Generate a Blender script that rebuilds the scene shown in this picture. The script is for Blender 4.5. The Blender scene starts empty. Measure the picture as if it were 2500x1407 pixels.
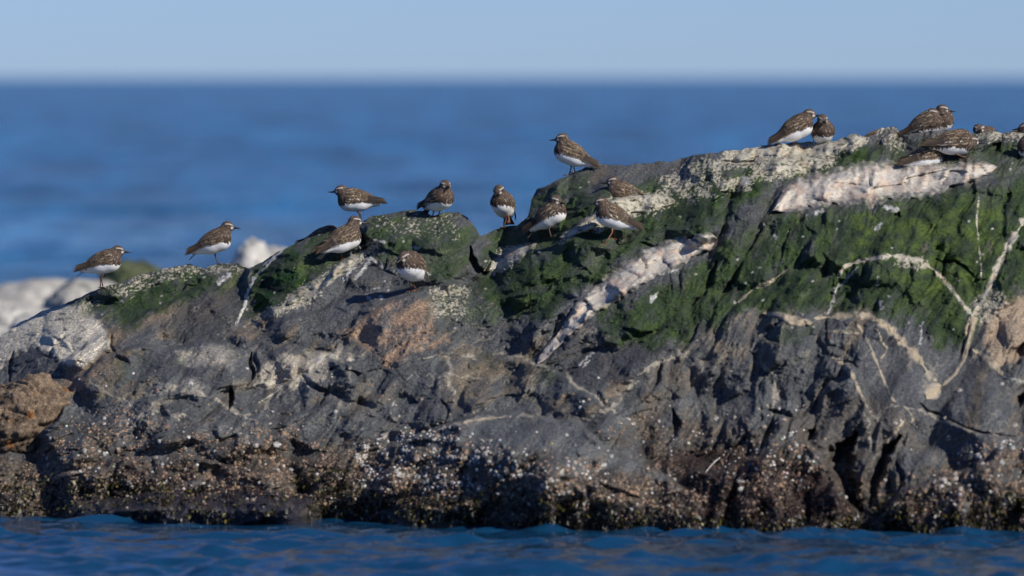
import bpy, math, random
import numpy as np
from mathutils import Vector, Matrix

# ------------------------------------------------------------------ camera, world, sun, exposure
SC = bpy.context.scene
K = 4.0 / 2500 / 30.0            # tangent per photo pixel
HZ = 190.0                       # horizon row
CAMY, CAMZ = -30.0, 1.73
TH = math.atan((703.5 - HZ) * K)
cd = bpy.data.cameras.new('camera')
cam = bpy.data.objects.new('camera', cd)
SC.collection.objects.link(cam)
cam.location = (0, CAMY, CAMZ)
cam.rotation_euler = (math.pi / 2 - TH, 0, 0)
cd.sensor_width = 36
cd.lens = 36 / (2500 * K)
cd.clip_start = 0.5
cd.clip_end = 60000
cd.dof.use_dof = True
cd.dof.focus_distance = 31.9
cd.dof.aperture_fstop = 2.6
SC.camera = cam

SUN_EL = math.radians(33)
SUN_AZ = math.radians(-42)       # angle in the xy plane from +x (right), negative = towards the camera
sdir = Vector((math.cos(SUN_EL) * math.cos(SUN_AZ), math.cos(SUN_EL) * math.sin(SUN_AZ), math.sin(SUN_EL)))
world = bpy.data.worlds.new("World")
SC.world = world
world.use_nodes = True
wn = world.node_tree
for n in list(wn.nodes):
    wn.nodes.remove(n)
wo = wn.nodes.new('ShaderNodeOutputWorld')
bg = wn.nodes.new('ShaderNodeBackground')
sk = wn.nodes.new('ShaderNodeTexSky')
sk.sky_type = 'NISHITA'
sk.sun_disc = False
sk.sun_elevation = SUN_EL
sk.sun_rotation = math.pi / 2 - SUN_AZ
sk.altitude = 0
sk.air_density = 0.65
sk.dust_density = 0.15
sk.ozone_density = 5.0
tint = wn.nodes.new('ShaderNodeMix')
tint.data_type = 'RGBA'
tint.blend_type = 'MULTIPLY'
tint.inputs[0].default_value = 1.0
tint.inputs[7].default_value = (0.66, 0.755, 1.04, 1)
wn.links.new(sk.outputs[0], tint.inputs[6])
wn.links.new(tint.outputs[2], bg.inputs[0])
bg.inputs[1].default_value = 0.094
wn.links.new(bg.outputs[0], wo.inputs[0])

sl = bpy.data.lights.new('sun', 'SUN')
sl.energy = 4.5
sl.angle = math.radians(0.5)
sl.color = (1.0, 0.94, 0.85)
so = bpy.data.objects.new('sun', sl)
SC.collection.objects.link(so)
so.rotation_euler = sdir.to_track_quat('Z', 'Y').to_euler()
so.location = (10, -10, 20)
SC.view_settings.view_transform = 'Standard'
SC.view_settings.look = 'None'
SC.view_settings.exposure = 0.0
SC.view_settings.gamma = 1.0
SC.view_settings.use_curve_mapping = False
SC.cycles.max_bounces = 6
SC.cycles.use_denoising = True

# ------------------------------------------------------------------ numpy helpers
rng = np.random.default_rng(7)
random.seed(7)
CT, ST = math.cos(TH), math.sin(TH)


def P(px, py, y):
    """world point of the photo pixel (px, py) at world depth y"""
    px, py, y = np.broadcast_arrays(np.asarray(px, float), np.asarray(py, float), np.asarray(y, float))
    a = (px - 1250) * K
    b = (703.5 - py) * K
    dy = CT + b * ST
    dz = -ST + b * CT
    t = (y - CAMY) / dy
    return np.stack([a * t, y, CAMZ + dz * t], -1)


def ywater(py):
    """depth where the pixel row meets the water plane"""
    b = (703.5 - py) * K
    return CAMY + (CT + b * ST) * (-CAMZ) / (-ST + b * CT)


def PXY(p):
    """photo pixel of a world point"""
    d = np.asarray(p, float) - np.array([0, CAMY, CAMZ])
    f = d[..., 1] * CT - d[..., 2] * ST
    u = d[..., 1] * ST + d[..., 2] * CT
    return 1250 + d[..., 0] / f / K, 703.5 - u / f / K


def hsh(ix, iy, seed, iz=None):
    with np.errstate(over='ignore'):
        h = ix.astype(np.int64).astype(np.uint32) * np.uint32(374761393) + iy.astype(np.int64).astype(np.uint32) * np.uint32(668265263) + np.uint32((seed * 2246822519) & 0xffffffff)
        if iz is not None:
            h = h + iz.astype(np.int64).astype(np.uint32) * np.uint32(3266489917)
        h = (h ^ (h >> np.uint32(13))) * np.uint32(1274126177)
        h = (h ^ (h >> np.uint32(16))) * np.uint32(2654435761)
        h = h ^ (h >> np.uint32(15))
    return h.astype(np.float64) / 4294967296.0


def perlin(x, y, seed=0):
    x0 = np.floor(x); y0 = np.floor(y)
    fx = x - x0; fy = y - y0
    u = fx * fx * fx * (fx * (fx * 6 - 15) + 10)
    v = fy * fy * fy * (fy * (fy * 6 - 15) + 10)

    def g(dx, dy):
        a = hsh(x0 + dx, y0 + dy, seed) * (2 * math.pi)
        return np.cos(a) * (fx - dx) + np.sin(a) * (fy - dy)
    a = g(0, 0); b = g(1, 0); c = g(0, 1); d = g(1, 1)
    return (a + (b - a) * u + (c - a) * v + (a - b - c + d) * u * v) * 1.5


def fbm(x, y, o=4, seed=0, gain=0.5):
    s = 0; a = 1.0; t = 0
    for i in range(o):
        s = s + a * perlin(x * 2.03 ** i + i * 17.3, y * 2.03 ** i - i * 9.1, seed + i)
        t += a; a *= gain
    return s / t * 1.3


def ridged(x, y, o=4, seed=0, gain=0.5):
    s = 0; a = 1.0; t = 0
    for i in range(o):
        s = s + a * (1 - np.abs(perlin(x * 2.07 ** i + i * 7.7, y * 2.07 ** i + i * 3.1, seed + i)) * 2)
        t += a; a *= gain
    return s / t


def voronoi(x, y, seed=0):
    x0 = np.floor(x); y0 = np.floor(y)
    f1 = np.full(x.shape, 9.0); f2 = np.full(x.shape, 9.0)
    cx = np.zeros(x.shape); cy = np.zeros(x.shape); hid = np.zeros(x.shape)
    for i in (-1, 0, 1):
        for j in (-1, 0, 1):
            a = x0 + i; b = y0 + j
            h1 = hsh(a, b, seed); h2 = hsh(a, b, seed + 101)
            qx = a + h1; qy = b + h2
            d = np.hypot(qx - x, qy - y)
            m = d < f1
            f2 = np.where(m, f1, np.minimum(f2, d))
            f1 = np.where(m, d, f1)
            cx = np.where(m, qx, cx); cy = np.where(m, qy, cy)
            hid = np.where(m, hsh(a, b, seed + 202), hid)
    return f1, f2, cx, cy, hid


def ss(a, b, x):
    t = np.clip((x - a) / (b - a), 0, 1)
    return t * t * (3 - 2 * t)


def mix(a, b, t):
    return a + (b - a) * t


def interp(tab, x):
    t = np.array(tab, float)
    return np.interp(x, t[:, 0], t[:, 1])


def seg_dist(X, Y, pts):
    """distance to a polyline, signed side (+ = below/right of travel), arc parameter 0..1"""
    pts = np.array(pts, float)
    L = np.hypot(*(pts[1:] - pts[:-1]).T)
    tot = L.sum(); acc = 0
    best = np.full(X.shape, 1e9); side = np.zeros(X.shape); arc = np.zeros(X.shape)
    for i in range(len(pts) - 1):
        a, b = pts[i], pts[i + 1]
        d = b - a
        t = np.clip(((X - a[0]) * d[0] + (Y - a[1]) * d[1]) / (L[i] ** 2 + 1e-9), 0, 1)
        qx = a[0] + t * d[0]; qy = a[1] + t * d[1]
        r = np.hypot(X - qx, Y - qy)
        c = (d[0] * (Y - a[1]) - d[1] * (X - a[0]))
        m = r < best
        best = np.where(m, r, best)
        side = np.where(m, np.sign(c), side)
        arc = np.where(m, (acc + t * L[i]) / tot, arc)
        acc += L[i]
    return best, side, arc


def poly_sd(X, Y, pts):
    """signed distance to a polygon, positive inside"""
    pts = np.array(pts, float)
    n = len(pts)
    best = np.full(X.shape, 1e9); ins = np.zeros(X.shape, bool)
    for i in range(n):
        a, b = pts[i], pts[(i + 1) % n]
        d = b - a
        t = np.clip(((X - a[0]) * d[0] + (Y - a[1]) * d[1]) / (d @ d + 1e-9), 0, 1)
        best = np.minimum(best, np.hypot(X - a[0] - t * d[0], Y - a[1] - t * d[1]))
        c = ((a[1] > Y) != (b[1] > Y)) & (X < (b[0] - a[0]) * (Y - a[1]) / (b[1] - a[1] + 1e-12) + a[0])
        ins ^= c
    return np.where(ins, best, -best)


def mesh_obj(name, verts, faces, mat, parent=None, cols=None, attrs=None, smooth=True, link=True):
    verts = np.ascontiguousarray(verts, np.float32)
    me = bpy.data.meshes.new(name)
    if isinstance(faces, np.ndarray):
        k = faces.shape[1]
        me.vertices.add(len(verts)); me.vertices.foreach_set('co', verts.ravel())
        me.loops.add(faces.size); me.loops.foreach_set('vertex_index', np.ascontiguousarray(faces, np.int32).ravel())
        me.polygons.add(len(faces))
        me.polygons.foreach_set('loop_start', np.arange(0, faces.size, k, dtype=np.int32))
        me.update(calc_edges=True)
    else:
        me.from_pydata(verts.tolist(), [], faces)
        me.update()
    me.validate()
    if smooth:
        me.polygons.foreach_set('use_smooth', np.ones(len(me.polygons), bool))
    if cols is not None:
        ca = me.color_attributes.new('Col', 'FLOAT_COLOR', 'POINT')
        c4 = np.ones((len(verts), 4), np.float32); c4[:, :3] = cols
        ca.data.foreach_set('color', c4.ravel())
    for k_, v_ in (attrs or {}).items():
        at = me.attributes.new(k_, 'FLOAT', 'POINT')
        at.data.foreach_set('value', np.ascontiguousarray(v_, np.float32).ravel())
    if mat:
        me.materials.append(mat)
    if not link:
        return me
    o = bpy.data.objects.new(name, me)
    SC.collection.objects.link(o)
    if parent:
        o.parent = parent
    return o


def grid_faces(nr, nc):
    i = np.arange(nr * nc).reshape(nr, nc)
    return np.stack([i[:-1, :-1], i[:-1, 1:], i[1:, 1:], i[1:, :-1]], -1).reshape(-1, 4)


# ------------------------------------------------------------------ materials
def new_mat(name):
    m = bpy.data.materials.new(name)
    m.use_nodes = True
    nt = m.node_tree
    b = nt.nodes.get('Principled BSDF')
    return m, nt, b


def N(nt, t, **kw):
    n = nt.nodes.new(t)
    for k, v in kw.items():
        if k.startswith('i_'):
            key = k[2:]
            n.inputs[int(key) if key.isdigit() else key].default_value = v
        else:
            setattr(n, k, v)
    return n


def attr_mat(name, rough=0.9, grain=140.0, amt=0.35, bump=0.004, bscale=60.0, wet=False, spec=0.3, sheen=False):
    """colour from the vertex attribute, broken up by procedural grain, with fine relief"""
    m, nt, b = new_mat(name)
    L = nt.links.new
    a = N(nt, 'ShaderNodeAttribute', attribute_name='Col')
    tc = N(nt, 'ShaderNodeTexCoord')
    n1 = N(nt, 'ShaderNodeTexNoise'); n1.inputs['Scale'].default_value = grain; n1.inputs['Detail'].default_value = 6; n1.inputs['Roughness'].default_value = 0.7
    L(tc.outputs['Object'], n1.inputs['Vector'])
    mr = N(nt, 'ShaderNodeMapRange'); mr.inputs[1].default_value = 0.3; mr.inputs[2].default_value = 0.7
    mr.inputs[3].default_value = 1 - amt; mr.inputs[4].default_value = 1 + amt
    L(n1.outputs['Fac'], mr.inputs[0])
    mx = N(nt, 'ShaderNodeVectorMath', operation='SCALE')
    L(a.outputs['Color'], mx.inputs[0]); L(mr.outputs[0], mx.inputs['Scale'])
    L(mx.outputs[0], b.inputs['Base Color'])
    b.inputs['Roughness'].default_value = rough
    b.inputs['Specular IOR Level'].default_value = spec
    if wet:   # mineral grains
        n3 = N(nt, 'ShaderNodeTexNoise'); n3.inputs['Scale'].default_value = 260; n3.inputs['Detail'].default_value = 2
        L(tc.outputs['Object'], n3.inputs['Vector'])
        m3 = N(nt, 'ShaderNodeMapRange'); m3.inputs[1].default_value = .35; m3.inputs[2].default_value = .68
        m3.inputs[3].default_value = .55; m3.inputs[4].default_value = 1.5
        L(n3.outputs['Fac'], m3.inputs[0])
        x3 = N(nt, 'ShaderNodeVectorMath', operation='SCALE')
        L(mx.outputs[0], x3.inputs[0]); L(m3.outputs[0], x3.inputs['Scale']); L(x3.outputs[0], b.inputs['Base Color'])
    if bump:
        n2 = N(nt, 'ShaderNodeTexNoise'); n2.inputs['Scale'].default_value = bscale; n2.inputs['Detail'].default_value = 8; n2.inputs['Roughness'].default_value = 0.65
        L(tc.outputs['Object'], n2.inputs['Vector'])
        bp = N(nt, 'ShaderNodeBump'); bp.inputs['Strength'].default_value = 1.0; bp.inputs['Distance'].default_value = bump
        L(n2.outputs['Fac'], bp.inputs['Height']); L(bp.outputs[0], b.inputs['Normal'])
    if wet:
        w = N(nt, 'ShaderNodeAttribute', attribute_name='wet')
        r = N(nt, 'ShaderNodeMapRange'); r.inputs[3].default_value = rough; r.inputs[4].default_value = 0.16
        L(w.outputs['Fac'], r.inputs[0]); L(r.outputs[0], b.inputs['Roughness'])
        r2 = N(nt, 'ShaderNodeMapRange'); r2.inputs[3].default_value = spec; r2.inputs[4].default_value = 0.6
        L(w.outputs['Fac'], r2.inputs[0]); L(r2.outputs[0], b.inputs['Specular IOR Level'])
    return m


M_ROCK = attr_mat('weathered_rock', rough=0.85, grain=75, amt=0.50, bump=0.022, bscale=60, wet=True, spec=0.35)
M_QUARTZ = attr_mat('pale_quartz', rough=0.75, grain=70, amt=0.22, bump=0.008, bscale=50, spec=0.35)
M_FARROCK = attr_mat('far_rock', rough=0.9, grain=9, amt=0.30, bump=0.03, bscale=8)
M_BARN = attr_mat('barnacle_shell', rough=0.7, grain=200, amt=0.25, bump=0.002, bscale=300)
M_PLUME = attr_mat('bird_plumage', rough=0.85, grain=260, amt=0.22, bump=0.0015, bscale=350, spec=0.2)
M_WEED = attr_mat('wet_seaweed', rough=0.32, grain=120, amt=0.4, bump=0.002, bscale=150, spec=0.6)


def flat_mat(name, col, rough, spec=0.4, grain=200, amt=0.2):
    m, nt, b = new_mat(name)
    L = nt.links.new
    tc = N(nt, 'ShaderNodeTexCoord')
    n1 = N(nt, 'ShaderNodeTexNoise'); n1.inputs['Scale'].default_value = grain; n1.inputs['Detail'].default_value = 3
    L(tc.outputs['Object'], n1.inputs['Vector'])
    cr = N(nt, 'ShaderNodeValToRGB')
    cr.color_ramp.elements[0].position = 0.3; cr.color_ramp.elements[1].position = 0.7
    cr.color_ramp.elements[0].color = (*[c * (1 - amt) for c in col], 1)
    cr.color_ramp.elements[1].color = (*[c * (1 + amt) for c in col], 1)
    L(n1.outputs['Fac'], cr.inputs[0]); L(cr.outputs[0], b.inputs['Base Color'])
    b.inputs['Roughness'].default_value = rough
    b.inputs['Specular IOR Level'].default_value = spec
    return m


M_BILL = flat_mat('bill_horn', (0.018, 0.017, 0.018), 0.4)
M_EYE = flat_mat('bird_eye', (0.008, 0.006, 0.005), 0.08, 0.7)
M_LEG = flat_mat('leg_skin', (0.22, 0.10, 0.055), 0.6)
M_LEGD = flat_mat('leg_skin_dark', (0.11, 0.06, 0.045), 0.6)
M_FEATHER = flat_mat('white_feather', (0.6, 0.6, 0.58), 0.7)

# ------------------------------------------------------------------ the rock outcrop: outline, waterline and depth
RIDGE = [(-700, 1180), (-500, 1080), (-300, 980), (-150, 900), (0, 824), (50, 786), (110, 757), (160, 741), (200, 723), (245, 702), (290, 692), (330, 673), (380, 661),
         (430, 650), (465, 646), (500, 655), (540, 642), (580, 642), (605, 656), (640, 640), (680, 613), (720, 596), (760, 578), (800, 566),
         (840, 561), (878, 545), (905, 528), (950, 522), (1000, 512), (1030, 515), (1060, 527), (1090, 518), (1118, 517), (1140, 530), (1160, 553),
         (1173, 577), (1200, 565), (1230, 553), (1262, 550), (1288, 530), (1293, 515), (1297, 488), (1310, 462), (1330, 455), (1370, 436), (1410, 416),
         (1440, 404), (1480, 402), (1530, 403), (1600, 396), (1640, 393), (1700, 378), (1760, 370), (1800, 366), (1850, 358), (1900, 350),
         (1960, 347), (2040, 345), (2085, 325), (2112, 335), (2130, 331), (2152, 312), (2186, 309), (2203, 330), (2230, 326), (2275, 318), (2330, 325), (2380, 325),
         (2420, 322), (2460, 323), (2500, 325), (2650, 330), (2800, 345), (3000, 420), (3200, 620)]
WATER = [(-700, 1275), (-300, 1262), (0, 1257), (110, 1259), (280, 1278), (500, 1280), (700, 1280), (820, 1274), (900, 1274), (1200, 1280),
         (1600, 1286), (2100, 1296), (2500, 1300), (2900, 1305), (3200, 1310)]
RDEPTH = [(-700, 2.6), (0, 2.5), (500, 2.35), (1000, 2.1), (1200, 2.05), (1400, 2.0), (1800, 1.9), (2500, 1.9), (3200, 2.2)]

NC, NR = 1290, 500
X1 = np.linspace(-300, 2800, NC)
hh = np.linspace(0, 1, NR)
rj = interp(RIDGE, X1) + 4.0 * fbm(X1 / 28, X1 * 0, 4, 3) + 2.2 * np.abs(fbm(X1 / 7, X1 * 0 + 5, 2, 4))
wl = interp(WATER, X1) + 5 * fbm(X1 / 60, X1 * 0 + 2, 3, 9)
HH, PXG = np.meshgrid(hh, X1, indexing='ij')
PYG = wl[None, :] + (rj - wl)[None, :] * HH
ywl = ywater(wl)
for _ in range(6):
    ywl = np.convolve(np.pad(ywl, 3, 'edge'), np.ones(7) / 7, 'valid')
yrd = interp(RDEPTH, X1)


def strata(px, py, ang=34):
    a = math.radians(ang)
    return px * math.cos(a) - py * math.sin(a), px * math.sin(a) + py * math.cos(a)


# ledges: below (right-hand side of left-to-right travel) stands proud: (points, metres, reach px)
LEDGES = [
    ([(1180, 862), (1250, 868), (1330, 890), (1400, 930), (1470, 990), (1510, 1050)], .13, 170),
    ([(880, 1140), (960, 1082), (1060, 1040), (1150, 1017), (1240, 1008), (1310, 1015), (1400, 1040), (1480, 1085), (1640, 1170), (1740, 1225)], .20, 220),
    ([(60, 1080), (130, 1000), (180, 942), (250, 885), (320, 855), (400, 838), (480, 832), (560, 838), (610, 856)], .17, 200),
    ([(620, 862), (650, 838), (700, 842), (730, 868)], .07, 60),
    ([(730, 872), (800, 862), (880, 875)], .05, 80),
    ([(130, 905), (190, 850), (250, 812), (330, 780), (420, 735), (500, 700), (570, 680)], .13, 90),
    ([(230, 790), (300, 760), (400, 740)], .03, 40),
    ([(540, 830), (620, 780), (700, 742), (800, 680), (900, 602)], .10, 80),
    ([(640, 800), (720, 770), (850, 722), (1000, 716), (1060, 700)], .07, 80),
    ([(860, 770), (960, 738), (1050, 700), (1130, 680)], .05, 110),
    ([(590, 720), (604, 670), (660, 640), (740, 590)], .09, 60),
    ([(880, 570), (890, 545), (910, 530)], .06, 40),
    ([(890, 590), (960, 570), (1060, 580), (1140, 590)], .04, 60),
    ([(1180, 660), (1240, 630), (1310, 600), (1400, 560), (1440, 530), (1480, 492), (1540, 476), (1640, 470)], .09, 55),
    ([(1340, 588), (1400, 578), (1480, 590), (1560, 580), (1650, 545), (1800, 500), (1880, 480)], .06, 60),
    ([(1470, 600), (1520, 590), (1580, 610)], .04, 40),
    ([(1290, 540), (1330, 520), (1420, 460), (1560, 440), (1660, 440)], .05, 50),
    ([(1620, 470), (1700, 430), (1800, 400), (1860, 395)], .05, 50),
    ([(1800, 560), (1840, 536), (1900, 520), (2050, 492), (2200, 478), (2350, 452), (2500, 430), (2800, 400)], .10, 140),
    ([(1860, 400), (1950, 372), (2080, 345), (2150, 345)], .05, 50),
    ([(1700, 880), (1760, 790), (1800, 745), (1880, 705), (1960, 640)], .06, 90),
    ([(1860, 770), (1900, 790), (1980, 772), (2090, 765), (2180, 800), (2260, 870), (2310, 940)], .04, 120),
    ([(2000, 870), (2040, 868), (2090, 920), (2125, 1000)], .02, 50),
    ([(2270, 1010), (2330, 972), (2420, 945), (2520, 930), (2700, 900)], .07, 110),
    ([(2300, 1012), (2340, 1040), (2400, 1060), (2470, 1066), (2600, 1060)], .035, 60),
    ([(1640, 1190), (1720, 1150), (1830, 1112), (1920, 1085), (1985, 1075), (2040, 1150), (2100, 1250)], .15, 120),
    ([(2130, 1265), (2200, 1200), (2280, 1165), (2360, 1140), (2440, 1095), (2560, 1070), (2800, 1060)], .13, 120),
    ([(1380, 980), (1450, 940), (1560, 880), (1640, 850), (1720, 830)], .05, 70),
    ([(0, 965), (60, 935), (130, 930)], .05, 60),
    ([(300, 1120), (420, 1040), (520, 1000), (640, 1030), (760, 1000), (860, 980), (960, 1000)], .07, 90),
    ([(100, 1190), (250, 1130), (420, 1120), (600, 1130), (760, 1150)], .09, 100),
]
# cracks: (points, half width px, depth m)
CRACKS = [
    ([(1148, 600), (1153, 630), (1163, 655), (1180, 662), (1196, 640)], 9, .16),
    ([(1440, 745), (1390, 790), (1330, 845), (1285, 880)], 24, .10),
    ([(614, 862), (606, 888), (616, 912), (602, 940)], 6, .12),
    ([(560, 945), (564, 980), (556, 1008)], 7, .12),
    ([(32, 858), (24, 900), (22, 940)], 5, .08),
    ([(455, 700), (420, 735), (390, 760)], 4, .05),
    ([(275, 805), (268, 845), (285, 870)], 4, .05),
    ([(740, 920), (760, 945), (795, 960), (780, 990)], 8, .07),
    ([(950, 985), (985, 975), (1020, 985)], 12, .05),
    ([(1075, 975), (1095, 1000), (1090, 1022)], 4, .05),
    ([(2088, 1060), (2055, 1105), (2055, 1160), (2082, 1215), (2100, 1245)], 24, .28),
    ([(2200, 1060), (2160, 1110), (2135, 1180), (2122, 1240)], 14, .22),
    ([(2190, 1130), (2205, 1170), (2195, 1200)], 7, .08),
    ([(2310, 1018), (2350, 1044), (2410, 1060), (2480, 1066)], 3, .05),
    ([(2245, 985), (2262, 1003), (2300, 1012)], 4, .04),
    ([(2285, 632), (2300, 640), (2330, 638), (2355, 655), (2378, 678)], 5, .06),
    ([(1815, 640), (1790, 690), (1750, 740)], 7, .07),
    ([(1750, 640), (1735, 690), (1690, 745)], 9, .09),
    ([(1860, 560), (1835, 600), (1820, 625)], 5, .07),
    ([(1700, 790), (1685, 830), (1664, 860)], 6, .06),
    ([(1620, 880), (1600, 930), (1565, 985)], 5, .06),
    ([(1520, 800), (1560, 820), (1590, 810)], 9, .07),
    ([(1900, 790), (1870, 815), (1900, 835)], 12, .06),
    ([(2030, 700), (2060, 690), (2120, 700)], 8, .06),
    ([(2040, 880), (2080, 890), (2090, 900)], 5, .05),
    ([(2370, 780), (2355, 830), (2340, 880)], 4, .04),
    ([(2500, 840), (2480, 870), (2465, 900)], 14, .12),
    ([(2500, 960), (2492, 990)], 12, .12),
    ([(1640, 1000), (1650, 1040), (1630, 1090)], 9, .09),
    ([(1890, 1000), (1870, 1060), (1850, 1110)], 6, .08),
    ([(1990, 1045), (1975, 1075)], 12, .10),
    ([(1560, 590), (1600, 605), (1640, 600)], 5, .05),
    ([(940, 635), (935, 660), (965, 672)], 3, .03),
    ([(2440, 350), (2420, 370), (2400, 372)], 14, .10),
    ([(2470, 470), (2450, 500)], 8, .06),
    ([(2200, 520), (2180, 545)], 8, .06),
    ([(1760, 470), (1790, 480), (1740, 490)], 8, .06),
    ([(1770, 395), (1810, 400), (1840, 392)], 7, .05),
    ([(1930, 560), (1915, 590), (1905, 640)], 4, .05),
    ([(1460, 1180), (1500, 1200), (1560, 1215)], 8, .06),
    ([(900, 625), (886, 600), (884, 572)], 7, .07),
]
# rounded swellings: (cx, cy, rx, ry, angle, metres)
BUMPS = [(1290, 1130, 260, 120, 8, .16), (420, 960, 260, 110, -8, .10), (2400, 1020, 140, 90, 0, .10), (2080, 880, 180, 110, 20, .05),
         (150, 850, 130, 90, -30, .10), (1020, 560, 140, 60, 0, .06), (1430, 450, 150, 60, -20, .06), (2250, 620, 260, 140, 0, .08),
         (1750, 1010, 260, 120, 0, -.05), (1220, 720, 160, 80, 0, .03), (700, 690, 120, 70, -35, .05), (2360, 1200, 180, 80, -15, .10),
         (950, 1210, 220, 70, 0, .10), (1450, 1210, 200, 60, 10, .08), (500, 1090, 250, 60, 0, .05), (1160, 1010, 120, 60, 0, .0),
         (1300, 560, 60, 40, 0, .03), (700, 880, 60, 36, 20, .05), (850, 905, 90, 45, 10, .06)]
SMOOTH = [[(1120, 1030), (1330, 1015), (1500, 1090), (1640, 1175), (1500, 1150), (1350, 1080), (1150, 1090)],
          [(2120, 850), (2350, 840), (2500, 960), (2500, 1090), (2250, 1090), (2100, 990)], [(2330, 980), (2500, 930), (2500, 1060), (2400, 1050)],
          [(650, 700), (960, 690), (1040, 700), (900, 780), (700, 800)], [(1430, 404), (1640, 398), (1560, 430), (1440, 440)]]


def depth_core(px, py, hgt, yw, yr, ang):
    wx = px + 22 * fbm(px / 120, py / 120, 3, 31)
    wy = py + 22 * fbm(px / 120, py / 120, 3, 47)
    g = 0.45 * hgt + 0.55 * hgt ** 1.9
    d = yw + (yr - yw) * g
    shelf = ss(120, 330, px) * ss(800, 715, px)
    d = d - (.34 + .08 * fbm(px / 160, px * 0 + 3, 2, 89)) * shelf * (1 - ss(0.02, .11, hgt + .016 * fbm(px / 70, py / 18, 2, 88)))
    sm = np.zeros(px.shape)
    for p in SMOOTH:
        sm = np.maximum(sm, ss(-30, 25, poly_sd(px, py, p)))
    rough = 1 - 0.75 * sm
    uu, vv = strata(wx, wy, ang)
    d = d - 0.100 * fbm(uu / 330, vv / 170, 3, 11)
    d = d - 0.044 * (ridged(uu / 210, vv / 60, 3, 12) - 0.4) * rough
    d = d - 0.0060 * ridged(uu / 110, vv / 22, 3, 13) * rough * ss(-.3, .3, fbm(px / 160, py / 120, 2, 78))
    blk = ss(-.25, .35, fbm(px / 190, py / 150, 2, 79))
    # blocks with planar facets
    for sc_, asp, amp, tilt, crk, sd in ((260, .6, .060, .34, .0, 27), (125, .6, .026, .34, .003, 21), (55, .65, .009, .24, .0015, 22), (22, .7, .0035, .22, .001, 23)):
        f1, f2, cx, cy, hid = voronoi(uu / sc_, vv / (sc_ * asp), sd)
        ang = hid * 40.0
        t = (np.cos(ang) * (uu / sc_ - cx) + np.sin(ang) * (vv / sc_ / asp - cy)) * sc_ * K * 30
        soft = ss(0.0, .22 if sc_ > 100 else .06, f2 - f1)
        d = d - rough * (.45 + .55 * blk) * ((hid - 0.5) * amp + t * tilt * np.where(hid > .3, 1, .3)) * soft
        if sc_ > 100:
            d = d - rough * .00022 * sc_ * ss(0, .55, f2 - f1)
        d = d + rough * blk * crk * (1 - ss(0.0, 0.10, f2 - f1)) * ss(0.35, 0.6, hsh(np.floor(cx * 3), np.floor(cy * 3), 5))
    d = d - 0.010 * fbm(px / 26, py / 20, 4, 14) * rough
    d = d - 0.0045 * fbm(px / 8, py / 7, 2, 15) * (0.4 + 0.6 * rough)
    d = d + 0.016 * ss(0.55, 0.9, ridged(uu / 90, vv / 30, 2, 19)) * rough * ss(-.2, .5, fbm(px / 200, py / 200, 2, 77))
    lowz = ss(1060, 1200, py)
    d = d - lowz * (0.012 * fbm(px / 34, py / 26, 4, 16) + 0.008 * ridged(px / 16, py / 14, 2, 17))
    for pts, amt, R in LEDGES:
        r, s, a = seg_dist(wx, wy, pts)
        p0, p1 = np.array(pts[0], float), np.array(pts[-1], float)
        ch = p1 - p0
        a = ((wx - p0[0]) * ch[0] + (wy - p0[1]) * ch[1]) / (ch @ ch)
        e = ss(0, .14, a) * ss(1, .86, a)
        sd = r * s
        d = d - 1.2 * amt * e * ss(-3, 9, sd) * np.exp(-np.maximum(sd, 0) / (R * 1.7))
    for pts, w, dep in CRACKS:
        r, s, a = seg_dist(px + (wx - px) * .3, py + (wy - py) * .3, pts)
        w2 = w * (0.25 + 0.85 * ss(0, .35, a) * ss(1, .65, a)) * (1 + .35 * perlin(px / 14, py / 14, 8))
        d = d + .7 * dep * ss(w2 * 1.25, w2 * .35, r)
    for cx, cy, rx, ry, an, h in BUMPS:
        an = math.radians(an)
        a = ((px - cx) * math.cos(an) + (py - cy) * math.sin(an)) / rx
        b = (-(px - cx) * math.sin(an) + (py - cy) * math.cos(an)) / ry
        d = d - 1.4 * h * np.exp(-(a * a + b * b) * 1.2)
    return d


def by_side(fn, arrs):
    """the strata dip one way on the left of the outcrop and steeper on the right: blend the two at the join"""
    cl = np.searchsorted(X1, 1480); cr_ = np.searchsorted(X1, 1760)
    A = fn(*[a[:, :cr_] for a in arrs], 34)
    B_ = fn(*[a[:, cl:] for a in arrs], 62)
    single_ = not isinstance(A, tuple)
    if single_:
        A, B_ = (A,), (B_,)
    out = []
    w = ss(1480, 1760, X1[cl:cr_])[None, :]
    for a, b_ in zip(A, B_):
        ww_ = w[..., None] if a.ndim == 3 else w
        m_ = a[:, cl:] * (1 - ww_) + b_[:, :cr_ - cl] * ww_
        out.append(np.concatenate([a[:, :cl], m_, b_[:, cr_ - cl:]], 1))
    return out[0] if single_ else out


def smooth_cols(a, k):
    return np.convolve(np.pad(a, k, 'edge'), np.hanning(2 * k + 3)[1:-1] / np.hanning(2 * k + 3)[1:-1].sum(), 'valid')


wl_open = interp([(-700, 1275), (0, 1256), (760, 1264), (1200, 1280), (1600, 1286), (2100, 1296), (2500, 1300), (3200, 1310)], X1)
rs_, ws_ = smooth_cols(rj, 50), smooth_cols(wl_open, 70)
ys_ = smooth_cols(ywater(wl_open), 90)
HS = np.clip((PYG - ws_[None]) / (rs_[None] - ws_[None]), 0, 1.15)
YW = np.broadcast_to(ys_[None], PXG.shape)
DG = by_side(depth_core, [PXG, PYG, HS, YW, np.broadcast_to(yrd, PXG.shape)])
WP = P(PXG, PYG, DG)


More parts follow.
